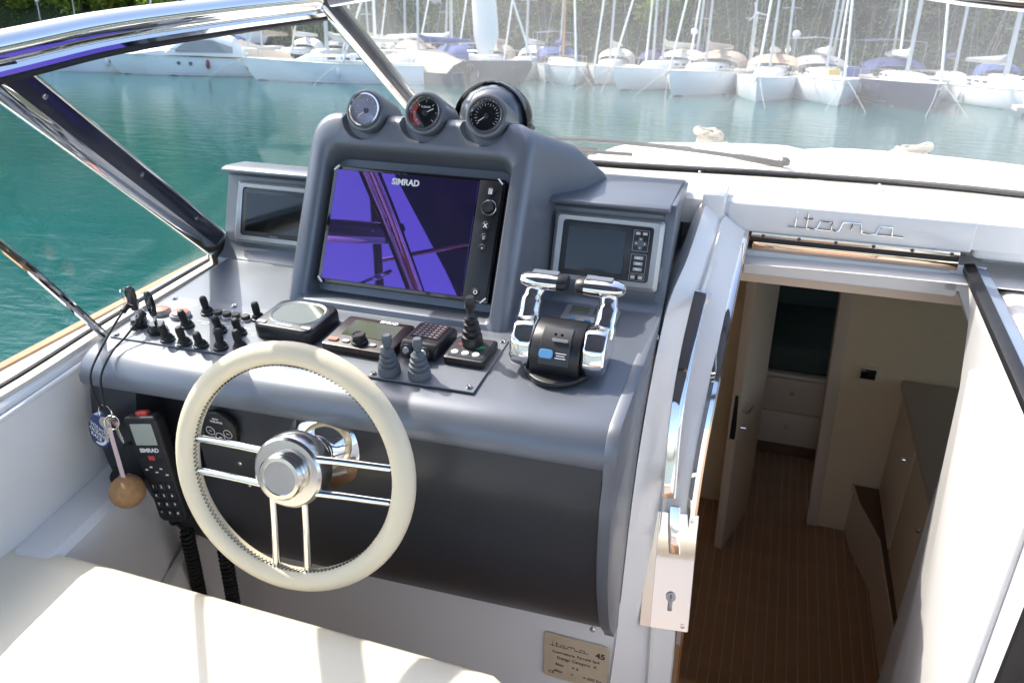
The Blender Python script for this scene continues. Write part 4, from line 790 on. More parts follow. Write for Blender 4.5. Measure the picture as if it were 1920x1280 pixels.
# ---- builder's plate
bpt = thing('builder_plate', 'gold-toned builder plate with engraved text on the console plinth', 'plate', T((-.258, 1.226, -1.424)) @ RX(90))
part('plate', bev(rrp(.150, .136, .009, -.001, .0018), .0006, 1), brass_plate, bpt)
def script_logo(s, r, mx, seg=8):
    """joined-up five-letter wordmark drawn as one low line with raised letters"""
    strokes = [[(0, 0), (.16, .0), (.16, .22)], [(.16, 0), (.42, 0), (.42, .36)], [(.34, .24), (.54, .24)], [(.42, 0), (.66, 0), (.72, .20), (.98, .20), (.98, 0)], [(.66, 0), (.98, 0), (1.16, 0), (1.22, .22), (1.62, .22), (1.66, 0)], [(1.42, .22), (1.42, .06)], [(1.66, 0), (1.98, 0), (2.04, .20), (2.30, .20), (2.32, 0)], [(1.98, 0), (2.56, 0)]]
    m = MB()
    for k in strokes: m.tube([(a * s, b * s, 0) for a, b in k], r, seg)
    m.ball((.16 * s, .36 * s, 0), r * 1.2, 8); return MB().join(m, mx)
lt = part('engraved_logo', script_logo(.034, .0009, T((-.060, .034, .0018)), 5), dark_print, bpt)
eg = MB()
for s_, x, y, z in (('45', .055, .036, .022), ('Costruttore  Ferretti SpA', .0, .016, .0105), ('Design Category  A', .002, -.001, .0115), ('Max      = 6', -.020, -.022, .0115), ('Max      +       = 600 Kg', .006, -.043, .0115), ('CE', -.056, -.050, .012)): eg.join(text(s_, z, .0002, .012 if s_ != '45' else .03), T((x, y, .0021)))
part('engraved_text', eg, dark_print, bpt)
# ---- chrome wordmark on the bulkhead
solo('chrome_wordmark', script_logo(.093, .0023, T((.058, 1.7945, -.545)) @ RX(90)), chrome, 'chrome script wordmark on the white bulkhead above the companionway', 'emblem', (.17, 1.79, -.545), world=True)
# ---- grab handle, lock
gh = thing('grab_handle', 'long polished grab handle on the white door column', 'handle', (-.10, 1.45, -.80))
gp_ = spline([(-.098, 1.515, -.615), (-.106, 1.435, -.715), (-.108, 1.36, -.835), (-.100, 1.305, -.985)], 5)
part('bar', bev(strip(gp_, (1, .25, 0), .027, .011), .0025, 2), chrome, gh, world=True)
for p_, q_ in ((gp_[2], V((-.090, 1.60, -.655))), (gp_[-2], V((-.098, 1.385, -.99)))): part('bracket', bev(strip([p_, q_], (1, .2, 0), .022, .014), .002, 1), chrome, gh, world=True)
lk = thing('door_lock', 'polished lock plate with lever handle and keyhole on the door column', 'lock', T((-.073, 1.318, -1.185)) @ RZ(8) @ RX(90 - 20))
part('plate', bev(rrp(.082, .262, .004, -.006, .004), .001, 1), chrome, lk)
part('plate', bev(rrp(.030, .262, .003, -.004, .0025), .001, 1), steel, lk, T((-.048, 0, 0)))
part('lever', bev(MB().loft([[(x, y, z) for x, z in ((-.012 + d, .020), (.011 + d, .020), (.012 + d, .032), (-.012 + d, .032))] for y, d in ((.155, -.012), (.09, -.008), (.05, -.004))]), .003, 2), chrome, lk)
part('lever_spindle', MB().lathe([(.012, .004), (.012, .024)], 18, T((-.004, .065, 0))), steel, lk)
kh = part('cylinder', MB().lathe([(.0105, .004), (.0105, .008), (.0005, .008)], 20, T((-.002, -.055, 0))).join(bev(MB().box((-.002, -.072, .006), (.010, .030, .004)), .003, 2)), silver, lk)
part('keyhole', MB().box((-.002, -.053, .0083), (.0022, .009, .0008)), gasket, kh)
for y in (.118, -.118): part('screw', MB().lathe([(.005, .004), (.005, .0052), (.002, .0056)], 12, T((.028, y, 0))), bolt, lk)
# ================================================================ moored boats
ID = Mx.Identity(4)
hull_white = mat('boat_white', (.74, .75, .76), .3, var=.04, scale=1.5); hull_cream = mat('boat_cream', (.70, .68, .60), .35, var=.04, scale=1.5)
hull_dark = mat('boat_slate', (.055, .075, .085), .25, var=.1, scale=1.5); hull_navy = mat('boat_navy', (.025, .032, .075), .2, var=.1, scale=1.5)
boot_blue = mat('boot_stripe_blue', (.03, .10, .30), .5); boot_dark = mat('boot_stripe_dark', (.03, .04, .05), .5); antifoul = mat('antifouling', (.20, .27, .27), .7)
deck_m = mat('boat_deck', (.66, .65, .60), .6, var=.08, scale=3); alu = mat('mast_aluminium', (.50, .51, .53), .35, metal=.7, var=.05); wood_mast = mat('varnished_mast', (.42, .24, .11), .4)
wire = mat('rigging_wire', (.42, .43, .44), .3, metal=.8); sail_white = mat('sailcloth_white', (.76, .76, .73), .8, var=.06, scale=4, bump=.3, bscale=6); win_m = mat('boat_window', (.02, .024, .03), .08, coat=.4)
tan_c = mat('tan_canvas', (.40, .33, .26), .85, var=.12, scale=3, bump=.3, bscale=10); blue_c = mat('blue_canvas', (.05, .085, .24), .85, var=.1); navy_c = mat('dark_blue_canvas', (.03, .04, .12), .85); orange_c = mat('peach_canvas', (.55, .36, .25), .85); grey_c = mat('grey_canvas', (.30, .30, .31), .85); cream_c = mat('cream_canvas', (.62, .57, .47), .85)
fender_w = mat('fender_white', (.62, .63, .64), .5); fender_r = mat('fender_dark_red', (.22, .03, .035), .45); rope_w = mat('mooring_rope', (.55, .53, .48), .8); yellow_m = mat('yellow_plastic', (.55, .38, .05), .5)
def hull_rings(L, B, fb, n=12, full=.72, rake=.09):
    out = []
    for i in range(n + 1):
        t = i / n; y = -L / 2 + L * t
        b = B / 2 * (full + (1 - full) * math.sin(min(1, t / .45) * math.pi / 2)) * (1 - max(0, (t - .45) / .55) ** 2.3); b = max(b, .015)
        s = fb * (.92 + .30 * max(0, t - .25) ** 1.6); k = max(.0, (t - .7) / .3); yo = L * rake * k
        out.append([(b, y + yo * 1.0, s), (b * .985, y + yo * .9, s * .72), (b * (.95 - .25 * k), y + yo * .35, .12), (b * (.86 - .3 * k), y, -.12), (b * .3, y - yo * .3, -.45), (0, y - yo * .4, -.55), (-b * .3, y - yo * .3, -.45), (-b * (.86 - .3 * k), y, -.12), (-b * (.95 - .25 * k), y + yo * .35, .12), (-b * .985, y + yo * .9, s * .72), (-b, y + yo, s)])
    return out
def boat_hull(t, L, B, fb, hm, stripe, full=.72, rake=.09):
    r = hull_rings(L, B, fb, full=full, rake=rake)
    part('hull', MB().loft(r, True, True, closed=False), hm, t, ang=50)
    part('deck', MB().loft([[(x[0][0] * .97, x[0][1], x[0][2] + .004), (0, x[0][1], x[0][2] + .05), (x[-1][0] * .97, x[-1][1], x[-1][2] + .004)] for x in r], False, False, closed=False), deck_m, t)
    part('rubbing_strake', MB().tube([p[0] for p in r] + [p[-1] for p in reversed(r)], .03, 6), hm if hm is not hull_white else hull_cream, t)
    m = MB()
    for sd_ in (0, 1):
        q = [[(x[2], x[3]) if not sd_ else (x[8], x[7])][0] for x in r]
        m.loft([[V(a) * 1.0 + V((.008 if a[0] >= 0 else -.008, 0, .05)), V(a).lerp(V(b), .75) + V((.008 if a[0] >= 0 else -.008, 0, 0))] for a, b in q], False, False, closed=False)
    part('boot_stripe', m, stripe, t); return r
def sailboat(lab, bow, axis, L=11, B=3.6, fb=1.15, hm=None, stripe=None, mast=14.5, cover=None, hood=None, group=None, full_detail=True, seed=1, mat_mast=None, lean=0., mast_t=.08, genoa=True, extra=()):
    rnd = random.Random(seed); ax = V((axis[0], axis[1], 0)).normalized(); c = V((bow[0], bow[1], 0)) + ax * (L / 2 + L * .03)
    t = thing('sailing_yacht', lab, 'sailboat', T(c) @ RZ(math.degrees(math.atan2(ax.x, -ax.y))), group, ID); hm = hm or hull_white; mm = mat_mast or alu
    r = boat_hull(t, L, B, fb, hm, stripe or boot_blue)
    ym = L * .08; zd_ = fb + .02
    cr_ = [[(x * B * w_, y * L, zd_ + h) for x, h in ((-.26, 0), (-.24, .30), (-.17, .38), (.17, .38), (.24, .30), (.26, 0))] for y, w_ in ((-.18, 1.0), (.05, .95), (.20, .75), (.27, .5))]
    cr_[-1] = [(x, y, z - .30 if z > zd_ + .1 else z) for x, y, z in cr_[-1]]; coach = part('coachroof', bev(MB().loft(cr_), .03, 2), deck_m if hm is not hull_white else hull_white, t)
    ms = part('mast', MB().tube([(lean * 0, ym, zd_ + .3), (lean * .5, ym - .05, mast * .5), (lean, ym - .12, mast)], [mast_t, mast_t, mast_t * .7], 8), mm, t)
    for f_ in (.36, .66): part('spreader', MB().tube([(-B * .24 * (1.2 - f_) + lean * f_, ym - .12, mast * f_ - .05), (lean * f_, ym - .06, mast * f_), (B * .24 * (1.2 - f_) + lean * f_, ym - .12, mast * f_ - .05)], .022, 5), mm, ms)
    for sx in (-1, 1): part('shroud', MB().tube([(sx * B * .45, ym - .2, zd_), (sx * B * .24 * .84 + lean * .36, ym - .12, mast * .36 - .05), (sx * B * .13 + lean * .66, ym - .12, mast * .66), (lean, ym - .12, mast)], .009, 4), wire, t)
    bow_p = V(r[-1][0]); part('forestay', MB().tube([bow_p + V((0, -.1, .05)), (lean, ym, mast * .97)], .065 if genoa else .012, 6), sail_white if genoa else wire, t)
    part('backstay', MB().tube([(0, -L * .49, fb), (lean, ym - .12, mast)], .010, 4), wire, t)
    bz = zd_ + 1.15; part('boom', MB().tube([(0, ym - .15, bz), (0, -L * .36, bz + .05)], .06, 8), mm, t)
    if cover: part('sail_cover', MB().tube([(0, ym - .1, bz + .45), (0, ym - .5, bz + .22), (0, -L * .15, bz + .16), (0, -L * .35, bz + .12)], [.10, .19, .17, .09], 8), cover, t)
    if hood:
        hr = []
        for y, w_, h in ((-.07, .40, .52), (-.13, .44, .95), (-.20, .45, 1.0)): hr.append([(B * w_ * math.cos(a), y * L, zd_ + .1 + h * max(0, math.sin(a)) ** .6) for a in [math.pi * i / 10 for i in range(11)]])
        hd_ = part('sprayhood', MB().loft(hr, False, False, closed=False), hood, t); part('hood_window', MB().box((0, -.095 * L, zd_ + .62), (B * .48, .02, .28), None), win_m, hd_)
    if full_detail:
        for sx in (-1, 1):
            for k in range(3): part('window', bev(MB().box((sx * B * .245, -.12 * L + k * .085 * L, zd_ + .19), (.03, .50, .12)), .01, 1), win_m, coach)
            part('lifeline', MB().tube([V(x[0 if sx > 0 else -1]) * 1 + V((0, 0, .55)) for x in r[1:]], .010, 4), wire, t)
            for x in r[1::2]: part('stanchion', MB().tube([V(x[0 if sx > 0 else -1]), V(x[0 if sx > 0 else -1]) + V((0, 0, .56))], .012, 4), wire, t)
        part('pulpit', MB().tube(spline([V(r[-3][0]) + V((0, 0, .58)), bow_p + V((.15, -.1, .62)), bow_p + V((0, .05, .63)), bow_p + V((-.15, -.1, .62)), V(r[-3][-1]) + V((0, 0, .58))], 4), .016, 5), wire, t)
        part('anchor', MB().box((0, bow_p.y + .05, bow_p.z - .10), (.10, .36, .12)).tube([(-.14, bow_p.y + .1, bow_p.z - .25), (0, bow_p.y + .22, bow_p.z - .12), (.14, bow_p.y + .1, bow_p.z - .25)], .03, 5), wire, t)
        for sx, dx in ((-1, .8), (1, 1.1)): part('mooring_line', MB().tube(spline([V((sx * .12, bow_p.y - .1, bow_p.z)), V((sx * dx * .5, bow_p.y + 1.1, bow_p.z * .55)), V((sx * dx, bow_p.y + 2.2, -.05))], 4), .010, 5), rope_w, t)
        for sx in (-1, 1): 
            for k in (3, 6): p_ = V(r[k][0 if sx > 0 else -1]); part('fender', MB().ball((p_.x + sx * .12, p_.y, p_.z - .5), (.12, .12, .30), 10), fender_w, t)
    if 'dome' in extra:
        d_ = part('radar_pole', MB().tube([(B * .3, -L * .44, fb), (B * .3, -L * .44, fb + 2.0)], .035, 6), alu, t); part('radome', MB().ball((B * .3, -L * .44, fb + 2.2), (.26, .26, .24), 14), hull_white, d_)
    if 'turbine' in extra:
        d_ = part('wind_turbine', MB().tube([(-B * .3, -L * .42, fb), (-B * .3, -L * .42, fb + 3.3)], .03, 6).ball((-B * .3, -L * .42, fb + 3.35), (.08, .2, .08), 8), hull_white, t)
        for a in (20, 140, 260): part('blade', MB().box((0, 0, .32), (.07, .015, .62), T((-B * .3, -L * .42 + .22, fb + 3.35)) @ RY(a)), hull_white, d_)
    if 'bimini' in extra:
        b_ = part('bimini', MB().loft([[(x * B * .42, y * L, fb + 1.95 + .12 * (1 - abs(x))) for x in (-1, -.5, 0, .5, 1)] for y in (-.20, -.45)], False, False, closed=False), hood or navy_c, t)
        for y in (-.20, -.45): part('bimini_bow', MB().tube([(-B * .42, y * L, fb), (-B * .42, y * L, fb + 1.95), (0, y * L, fb + 2.07), (B * .42, y * L, fb + 1.95), (B * .42, y * L, fb)], .018, 5), alu, b_)
    if 'deckgear' in extra:
        part('deck_crate', bev(MB().box((-B * .22, L * .30, fb + .42), (.75, .6, .55)), .03, 1), blue_c, t); part('yellow_tub', bev(MB().box((B * .02, L * .33, fb + .36), (.6, .5, .30)), .04, 1), yellow_m, t)
    if 'bigsail' in extra:
        part('hanging_sail', MB().tube(spline([(.1, L * .30, fb + .4), (.0, L * .30, fb + 1.6), (.1, L * .29, fb + 3.5), (.35, L * .28, fb + 6.5), (.45, L * .27, fb + 10)], 5), [.55 + .35 * min(1, i / 5) - .015 * max(0, i - 8) for i in range(21)], 14, flat=.6), sail_white, t)
    return t
S = sailboat
S('white sailing yacht with peach sprayhood and low pale-blue boot stripe, bow towards us', (-1.2, 44.8), (.08, 1), 11, 3.7, 1.15, hull_white, mat('boot_stripe_pale_blue', (.30, .42, .46), .6), 15, cream_c, orange_c, seed=2)
S('white sailing yacht with blue crate and yellow tub on its foredeck', (2.9, 44.8), (-.12, 1), 11.5, 3.8, 1.2, hull_white, boot_dark, 15.5, sail_white, grey_c, seed=3, extra=('dome', 'deckgear', 'bimini'))
S('dark navy sailing yacht with white boot stripe and grey sprayhood, bow towards us', (7.2, 44.4), (-.14, 1), 12, 4.0, 1.2, hull_navy, hull_white, 16, sail_white, navy_c, seed=4, extra=('bimini',), mast_t=.11)
S('white sailing yacht with a small wind turbine and tan boom tent', (-5.8, 45.9), (.26, 1), 11, 3.7, 1.25, hull_white, boot_dark, 15, tan_c, tan_c, seed=5, extra=('turbine',), mat_mast=alu)
S('white sailing yacht with tan sail cover and a white radome on its stern pole', (-9.4, 48.5), (.42, 1), 11, 3.6, 1.2, hull_white, boot_dark, 14.5, cream_c, cream_c, seed=6, extra=('dome',))
S('white sailing yacht with blue bimini and varnished wooden mast', (-12.6, 50.5), (-.45, 1), 10.5, 3.4, 1.1, hull_white, boot_blue, 14, blue_c, blue_c, seed=7, extra=('bimini',), mat_mast=wood_mast)
S('slate-grey sailing yacht with a tall white sail hanging over its bow', (-15.7, 49.5), (-1, .18), 12, 3.9, 1.3, hull_dark, hull_white, 16, sail_white, tan_c, seed=8, extra=('bigsail',), mast_t=.12)
S('white sailing yacht with bright blue boot stripe and black star on the bow', (-30.6, 42.3), (1, .42), 10, 3.3, 1.15, hull_white, boot_blue, 14, cream_c, None, seed=9)
S('plain white sailing yacht seen through the port quarter glass', (-24.6, 43.6), (.75, 1), 10, 3.4, 1.15, hull_cream, boot_dark, 14, blue_c, blue_c, seed=10)
S('slate-grey ketch lying behind the tan-tented boat', (-25.5, 48.5), (-.5, .9), 10, 3.4, 1.2, hull_dark, hull_white, 14, tan_c, None, seed=11, full_detail=False)
S('white sailing yacht lying nearest the floating jetty on the starboard side', (12.8, 46.8), (-.30, 1), 10, 3.3, 1.0, hull_white, boot_dark, 14, grey_c, None, seed=12, extra=())
# star emblem on the bow of the blue-striped yacht
# back row along the quay
rnd = random.Random(21)
cv = [('navy', navy_c), ('blue', blue_c), ('tan', tan_c), ('white', sail_white), ('grey', grey_c), ('cream', cream_c)]
hl = [('white', hull_white), ('cream', hull_cream), ('slate', hull_dark)]
x = -47.; i = 0
while x < 21:
    hn, hmx = hl[rnd.choice((0, 0, 0, 1, 2))]; cn, cmx = cv[i % 6]; L_b = rnd.uniform(8.0, 9.2)
    S('%s-hulled sailing yacht with %s sail cover in the back row along the quay' % (hn, cn), (x, 52.2 + rnd.uniform(-.3, .8)), (rnd.uniform(-.1, .1), 1), L_b, 2.9, 1.05, hmx, boot_dark, rnd.uniform(11, 16), cmx, cmx if rnd.random() < .5 else None, 'sailing yachts in the back row along the quay', False, 40 + i, wood_mast if rnd.random() < .15 else None, rnd.uniform(-.35, .35), rnd.uniform(.06, .11), rnd.random() < .7)
    x += rnd.uniform(2.6, 3.6); i += 1
# ---- motor boats on the left
def cruiser(lab, bow, axis, L, B, fb, kind, seed=1):
    ax = V((axis[0], axis[1], 0)).normalized(); c = V((bow[0], bow[1], 0)) + ax * (L / 2 + L * .06)
    t = thing('motor_cruiser', lab, 'motorboat', T(c) @ RZ(math.degrees(math.atan2(ax.x, -ax.y))), 'motor boats moored off the wooded shore', ID)
    r = boat_hull(t, L, B, fb, hull_white, boot_dark if kind != 1 else hull_cream, full=.9, rake=.12)
    for sx in (-1, 1):
        for k in (6, 7): p_ = V(r[k][0 if sx > 0 else -1]); part('porthole', MB().lathe([(.11, 0), (.11, .03)], 12, T((p_.x + sx * .0, p_.y, p_.z * .68)) @ RY(90 * sx)), win_m, t)
    if kind == 0:      # canvas-domed cruiser
        def dome(y0, y1, y2, y3, w0, h, zb):
            rg = []
            for y, w_, hh in ((y0, .95 * w0, .08), (y0 - (y0 - y1) * .5, w0, .62 * h), (y1, w0, h), (y2, w0, h * .97), (y2 - (y2 - y3) * .6, w0, .72 * h), (y3, w0 * .95, .1)):
                rg.append([(w_ * math.cos(a), y, zb + hh * max(0, math.sin(a)) ** .55) for a in [math.pi * k / 12 for k in range(13)]])
            return MB().loft(rg, False, False, closed=False)
        part('foredeck_trunk', dome(L * .42, L * .22, L * .05, -L * .1, B * .36, .55, fb + .05), hull_white, t)
        cb = part('canvas_dome', dome(L * .20, L * .02, -L * .18, -L * .38, B * .43, 1.55, fb + .05), sail_white, t)
        for sx in (-1, 1): part('side_window', MB().loft([[(sx * B * .435, y * L, fb + .25), (sx * B * .415, y * L, fb + .25 + h)] for y, h in ((.10, .2), (.0, .72), (-.16, .75), (-.30, .35))], False, False, closed=False), clear if False else grey_c, cb)
        for y in (-.12, -.40): part('fender', MB().ball((B * .5, y * L, fb * .62), (.13, .13, .30), 12), fender_r, t); part('fender', MB().ball((-B * .5, y * L, fb * .62), (.13, .13, .30), 12), fender_r, t)
    else:              # hardtop cruiser
        part('cabin', bev(MB().loft([[(-w_ * B, y * L, fb + .05), (-w_ * B * .93, y * L, fb + h), (w_ * B * .93, y * L, fb + h), (w_ * B, y * L, fb + .05)] for y, w_, h in ((.34, .25, .12), (.14, .38, .50), (-.02, .42, .62), (-.40, .42, .55))]), .05, 2), hull_white, t)
        wsn = part('windshield', MB().loft([[(-B * .38, y * L, z), (-B * .20, (y + .03) * L, z), (B * .20, (y + .03) * L, z), (B * .38, y * L, z)] for y, z in ((.08, fb + .55), (.0, fb + 1.15))], False, False, closed=False), win_m, t)
        ht_ = part('hardtop', bev(MB().loft([[(-B * .40, y * L, fb + 1.30 - q), (-B * .30, y * L, fb + 1.48 - q), (B * .30, y * L, fb + 1.48 - q), (B * .40, y * L, fb + 1.30 - q)] for y, q in ((.05, .12), (-.05, 0), (-.36, .05))]), .06, 2), hull_white, t)
        for sx in (-1, 1):
            for y in (-.02, -.34): part('hardtop_post', MB().tube([(sx * B * .38, y * L + .2, fb + .5), (sx * B * .38, y * L, fb + 1.34)], .045, 6), hull_white, ht_)
        part('fender', MB().ball((B * .5, L * .1, fb * .6), (.13, .13, .28), 12), fender_w, t); part('fender', MB().ball((-B * .5, L * .1, fb * .6), (.13, .13, .28), 12), fender_w, t)
    part('bow_rail', MB().tube(spline([V(r[6][0]) + V((0, 0, .45)), V(r[9][0]) + V((0, 0, .5)), V(r[12][0]) + V((0, .05, .52)), V(r[9][-1]) + V((0, 0, .5)), V(r[6][-1]) + V((0, 0, .45))], 4), .02, 5), wire, t)
    return t
cruiser('white canvas-domed motor cruiser with two dark red fenders', (-40.4, 41.6), (1, .55), 8.6, 3.0, 1.15, 0)
cruiser('white hardtop motor cruiser ahead of the canvas-domed cruiser', (-44.8, 40.8), (1, .75), 7.5, 2.8, 1.1, 1)
cruiser('white hardtop motor cruiser half hidden by the windscreen pillar', (-52.5, 42.2), (1, .7), 8.0, 2.9, 1.15, 1)
# tan-tented boats, outboard dinghy, jetty, hauled-out boat
def tented(lab, x, y, rz, L, B):
    t = thing('tented_boat', lab, 'boat', T((x, y, 0)) @ RZ(rz), None, ID); boat_hull(t, L, B, .75, hull_dark, boot_dark, full=.85)
    part('tent', MB().loft([[(-B * .52, yy * L, .72), (-B * .30, yy * L, .9 + h * .55), (0, yy * L, .9 + h), (B * .30, yy * L, .9 + h * .55), (B * .52, yy * L, .72)] for yy, h in ((-.48, .5), (-.3, 1.0), (-.02, 1.15), (.15, .75), (.36, .45), (.47, .12))], False, False, closed=False), tan_c, t)
    part('ridge_pole', MB().tube([(0, -.5 * L, 1.42), (0, .0, 2.06)], .03, 6), alu, t)
    ob = part('outboard', bev(MB().box((0, -L * .53, .95), (.30, .42, .50)), .08, 2), gasket, t); part('outboard_leg', MB().box((0, -L * .53, .25), (.12, .20, .95)), gasket, ob)
tented('boat under a tan canvas tent with a black outboard, beside the blue-striped yacht', -37.2, 50.6, -62, 7.5, 2.5)
tented('long boat under a tan canvas tent, moored by the slate-grey yacht', -22.5, 47.6, 70, 9.0, 2.8)
jt = thing('floating_jetty', 'low pale floating jetty on the starboard side with grey dinghies', 'jetty', T((16.5, 45.0, 0)) @ RZ(-6), None, ID)
part('deck', bev(MB().box((0, 0, .30), (11, 1.8, .22)), .02, 1), quay_m, jt)
for i in range(4): part('float', MB().box((-4.2 + 2.8 * i, 0, .02), (1.6, 1.5, .40)), grey_c, jt)
for i, (dx, dy, lab) in enumerate(((-3.2, -.3, 'grey inflatable dinghy upturned at the inner end of the jetty'), (-.2, .1, 'grey inflatable dinghy lying beside the covered motorboat'))):
    t = thing('dinghy', lab, 'dinghy', T((14.2 + dx + 1.5, 45.3 + dy, .41)) @ RZ(30 + 50 * i), 'dinghies on the jetty', ID)
    part('tube', MB().tube(spline([(-.65, -1.3, .2), (-.65, .5, .2), (-.4, 1.1, .25), (0, 1.35, .3), (.4, 1.1, .25), (.65, .5, .2), (.65, -1.3, .2)], 4), .21, 10), hull_white, t); part('floor', MB().box((0, -.2, .12), (1.1, 2.0, .06)), grey_c, t); part('outboard', bev(MB().box((0, -1.35, .55), (.26, .36, .55)), .07, 2), gasket, t)
cruiser('white hardtop motorboat behind the jetty on the starboard side', (17.5, 48.0), (-.6, 1), 7.0, 2.6, 1.0, 1)
ho = thing('hauled_out_boat', 'small white boat standing on the quay behind the canvas-domed cruiser', 'boat', T((-47.5, 63.5, 1.4)) @ RZ(-70), None, ID)
boat_hull(ho, 5.0, 2.0, .95, hull_white, boot_blue, full=.85); part('console', bev(MB().box((0, -.4, 1.3), (.8, .6, .8)), .06, 2), hull_white, ho); part('cradle', MB().box((0, -1.2, -.45), (1.5, .2, .5)).box((0, 1.0, -.45), (1.2, .2, .5)), wood_mast, ho)
# ================================================================ shore: buildings, lamps, trees
pink_w = mat('salmon_plaster', (.55, .33, .26), .85, var=.1, scale=1); roof_t = mat('terracotta_tiles', (.42, .15, .07), .85, var=.3, scale=6); shutter = mat('grey_shutter', (.18, .20, .20), .7); stone_w = mat('pale_plaster', (.55, .53, .50), .85)
def house(lab, x, y, w_, d_, floors, wallm, rz=0):
    z0 = hz(x, y) - .6; z0 = min(z0, 1.5); t = thing('house', lab, 'building', T((x, y, z0)) @ RZ(rz), None, ID); H = floors * 2.9 + .6
    part('wall', MB().box((0, 0, H / 2), (w_, d_, H)), wallm, t); rf = part('roof', MB().prism([(-w_ / 2 - .4, H), (w_ / 2 + .4, H), (0, H + 1.8)], -d_ / 2 - .4, d_ / 2 + .4, RX(90)), roof_t, t); part('chimney', MB().box((w_ * .25, 0, H + 1.3), (.6, .6, 1.6)), wallm, rf)
    for f_ in range(floors):
        for k in range(int(w_ // 2.2)):
            xx = -w_ / 2 + 1.3 + k * 2.2; wn = part('window', MB().box((xx, -d_ / 2 - .02, 1.7 + f_ * 2.9), (1.0, .08, 1.4)), shutter, t); part('pane', MB().box((xx, -d_ / 2 - .07, 1.7 + f_ * 2.9), (.8, .03, 1.2)), win_m, wn)
        if f_: part('balcony', MB().box((-w_ * .1, -d_ / 2 - .6, .75 + f_ * 2.9), (w_ * .6, 1.2, .15)).box((-w_ * .1, -d_ / 2 - 1.15, 1.25 + f_ * 2.9), (w_ * .6, .08, .9)), stone_w, t)
house('salmon plastered house with balconies among the trees behind the slate-grey yacht', -29.5, 73, 6.6, 6, 3, pink_w, -18)
house('small terracotta-roofed house among the trees behind the peach-hooded yacht', -3.5, 76, 7, 6, 1, stone_w, 10)
for xq, lab in ((-66.5, 'slim grey street lamp with a flat head on the wooded quay'), (-71.0, 'slim grey street lamp with a round globe on the wooded quay')):
    t = thing('street_lamp', lab, 'street lamp', T((xq, 64.3, .8)), None, ID); part('post', MB().tube([(0, 0, 0), (0, 0, 4.4 if xq > -70 else 3.7)], [.08, .05], 8), alu, t)
    part('lamp_head', bev(MB().box((.35, 0, 4.4), (.9, .25, .12)), .03, 1) if xq > -70 else MB().ball((0, 0, 3.8), .17, 12), hull_white, t)
def leafmat(name, a, b):
    m = bpy.data.materials.new(name); m.use_nodes = True; n = m.node_tree; p = n.nodes['Principled BSDF']; p.inputs['Roughness'].default_value = .6; p.inputs['Specular IOR Level'].default_value = .25
    g = n.nodes.new('ShaderNodeNewGeometry'); oi = n.nodes.new('ShaderNodeObjectInfo'); tc = n.nodes.new('ShaderNodeTexCoord'); no = n.nodes.new('ShaderNodeTexNoise'); no.inputs['Scale'].default_value = .8; n.links.new(tc.outputs['Object'], no.inputs['Vector'])
    ad = n.nodes.new('ShaderNodeMath'); ad.operation = 'MULTIPLY_ADD'; ad.inputs[1].default_value = .45; n.links.new(g.outputs['Random Per Island'], ad.inputs[0]); n.links.new(no.outputs['Fac'], ad.inputs[2])
    a2 = n.nodes.new('ShaderNodeMath'); a2.operation = 'MULTIPLY_ADD'; a2.inputs[1].default_value = .4; n.links.new(oi.outputs['Random'], a2.inputs[0]); n.links.new(ad.outputs[0], a2.inputs[2])
    sb = n.nodes.new('ShaderNodeMath'); sb.operation = 'SUBTRACT'; sb.inputs[1].default_value = .4; sb.use_clamp = True; n.links.new(a2.outputs[0], sb.inputs[0])
    mx = n.nodes.new('ShaderNodeMix'); mx.data_type = 'RGBA'; mx.inputs[6].default_value = (*a, 1); mx.inputs[7].default_value = (*b, 1); n.links.new(sb.outputs[0], mx.inputs[0]); n.links.new(mx.outputs[2], p.inputs['Base Color'])
    tr = n.nodes.new('ShaderNodeBsdfTranslucent'); hs_ = n.nodes.new('ShaderNodeHueSaturation'); hs_.inputs['Value'].default_value = 1.5; hs_.inputs['Saturation'].default_value = 1.1; n.links.new(mx.outputs[2], hs_.inputs['Color']); n.links.new(hs_.outputs[0], tr.inputs[0]); ms = n.nodes.new('ShaderNodeMixShader'); ms.inputs[0].default_value = .5; n.links.new(p.outputs[0], ms.inputs[1]); n.links.new(tr.outputs[0], ms.inputs[2]); n.links.new(ms.outputs[0], n.nodes['Material Output'].inputs[0]); return m
leaf_l = leafmat('leaves_light', (.18, .25, .04), (.42, .46, .10)); leaf_m = leafmat('leaves_mid', (.09, .15, .03), (.26, .33, .07)); leaf_d = leafmat('leaves_dark', (.03, .058, .02), (.10, .14, .045))
bark = mat('bark', (.11, .085, .06), .9, var=.3, scale=4, bump=.5)
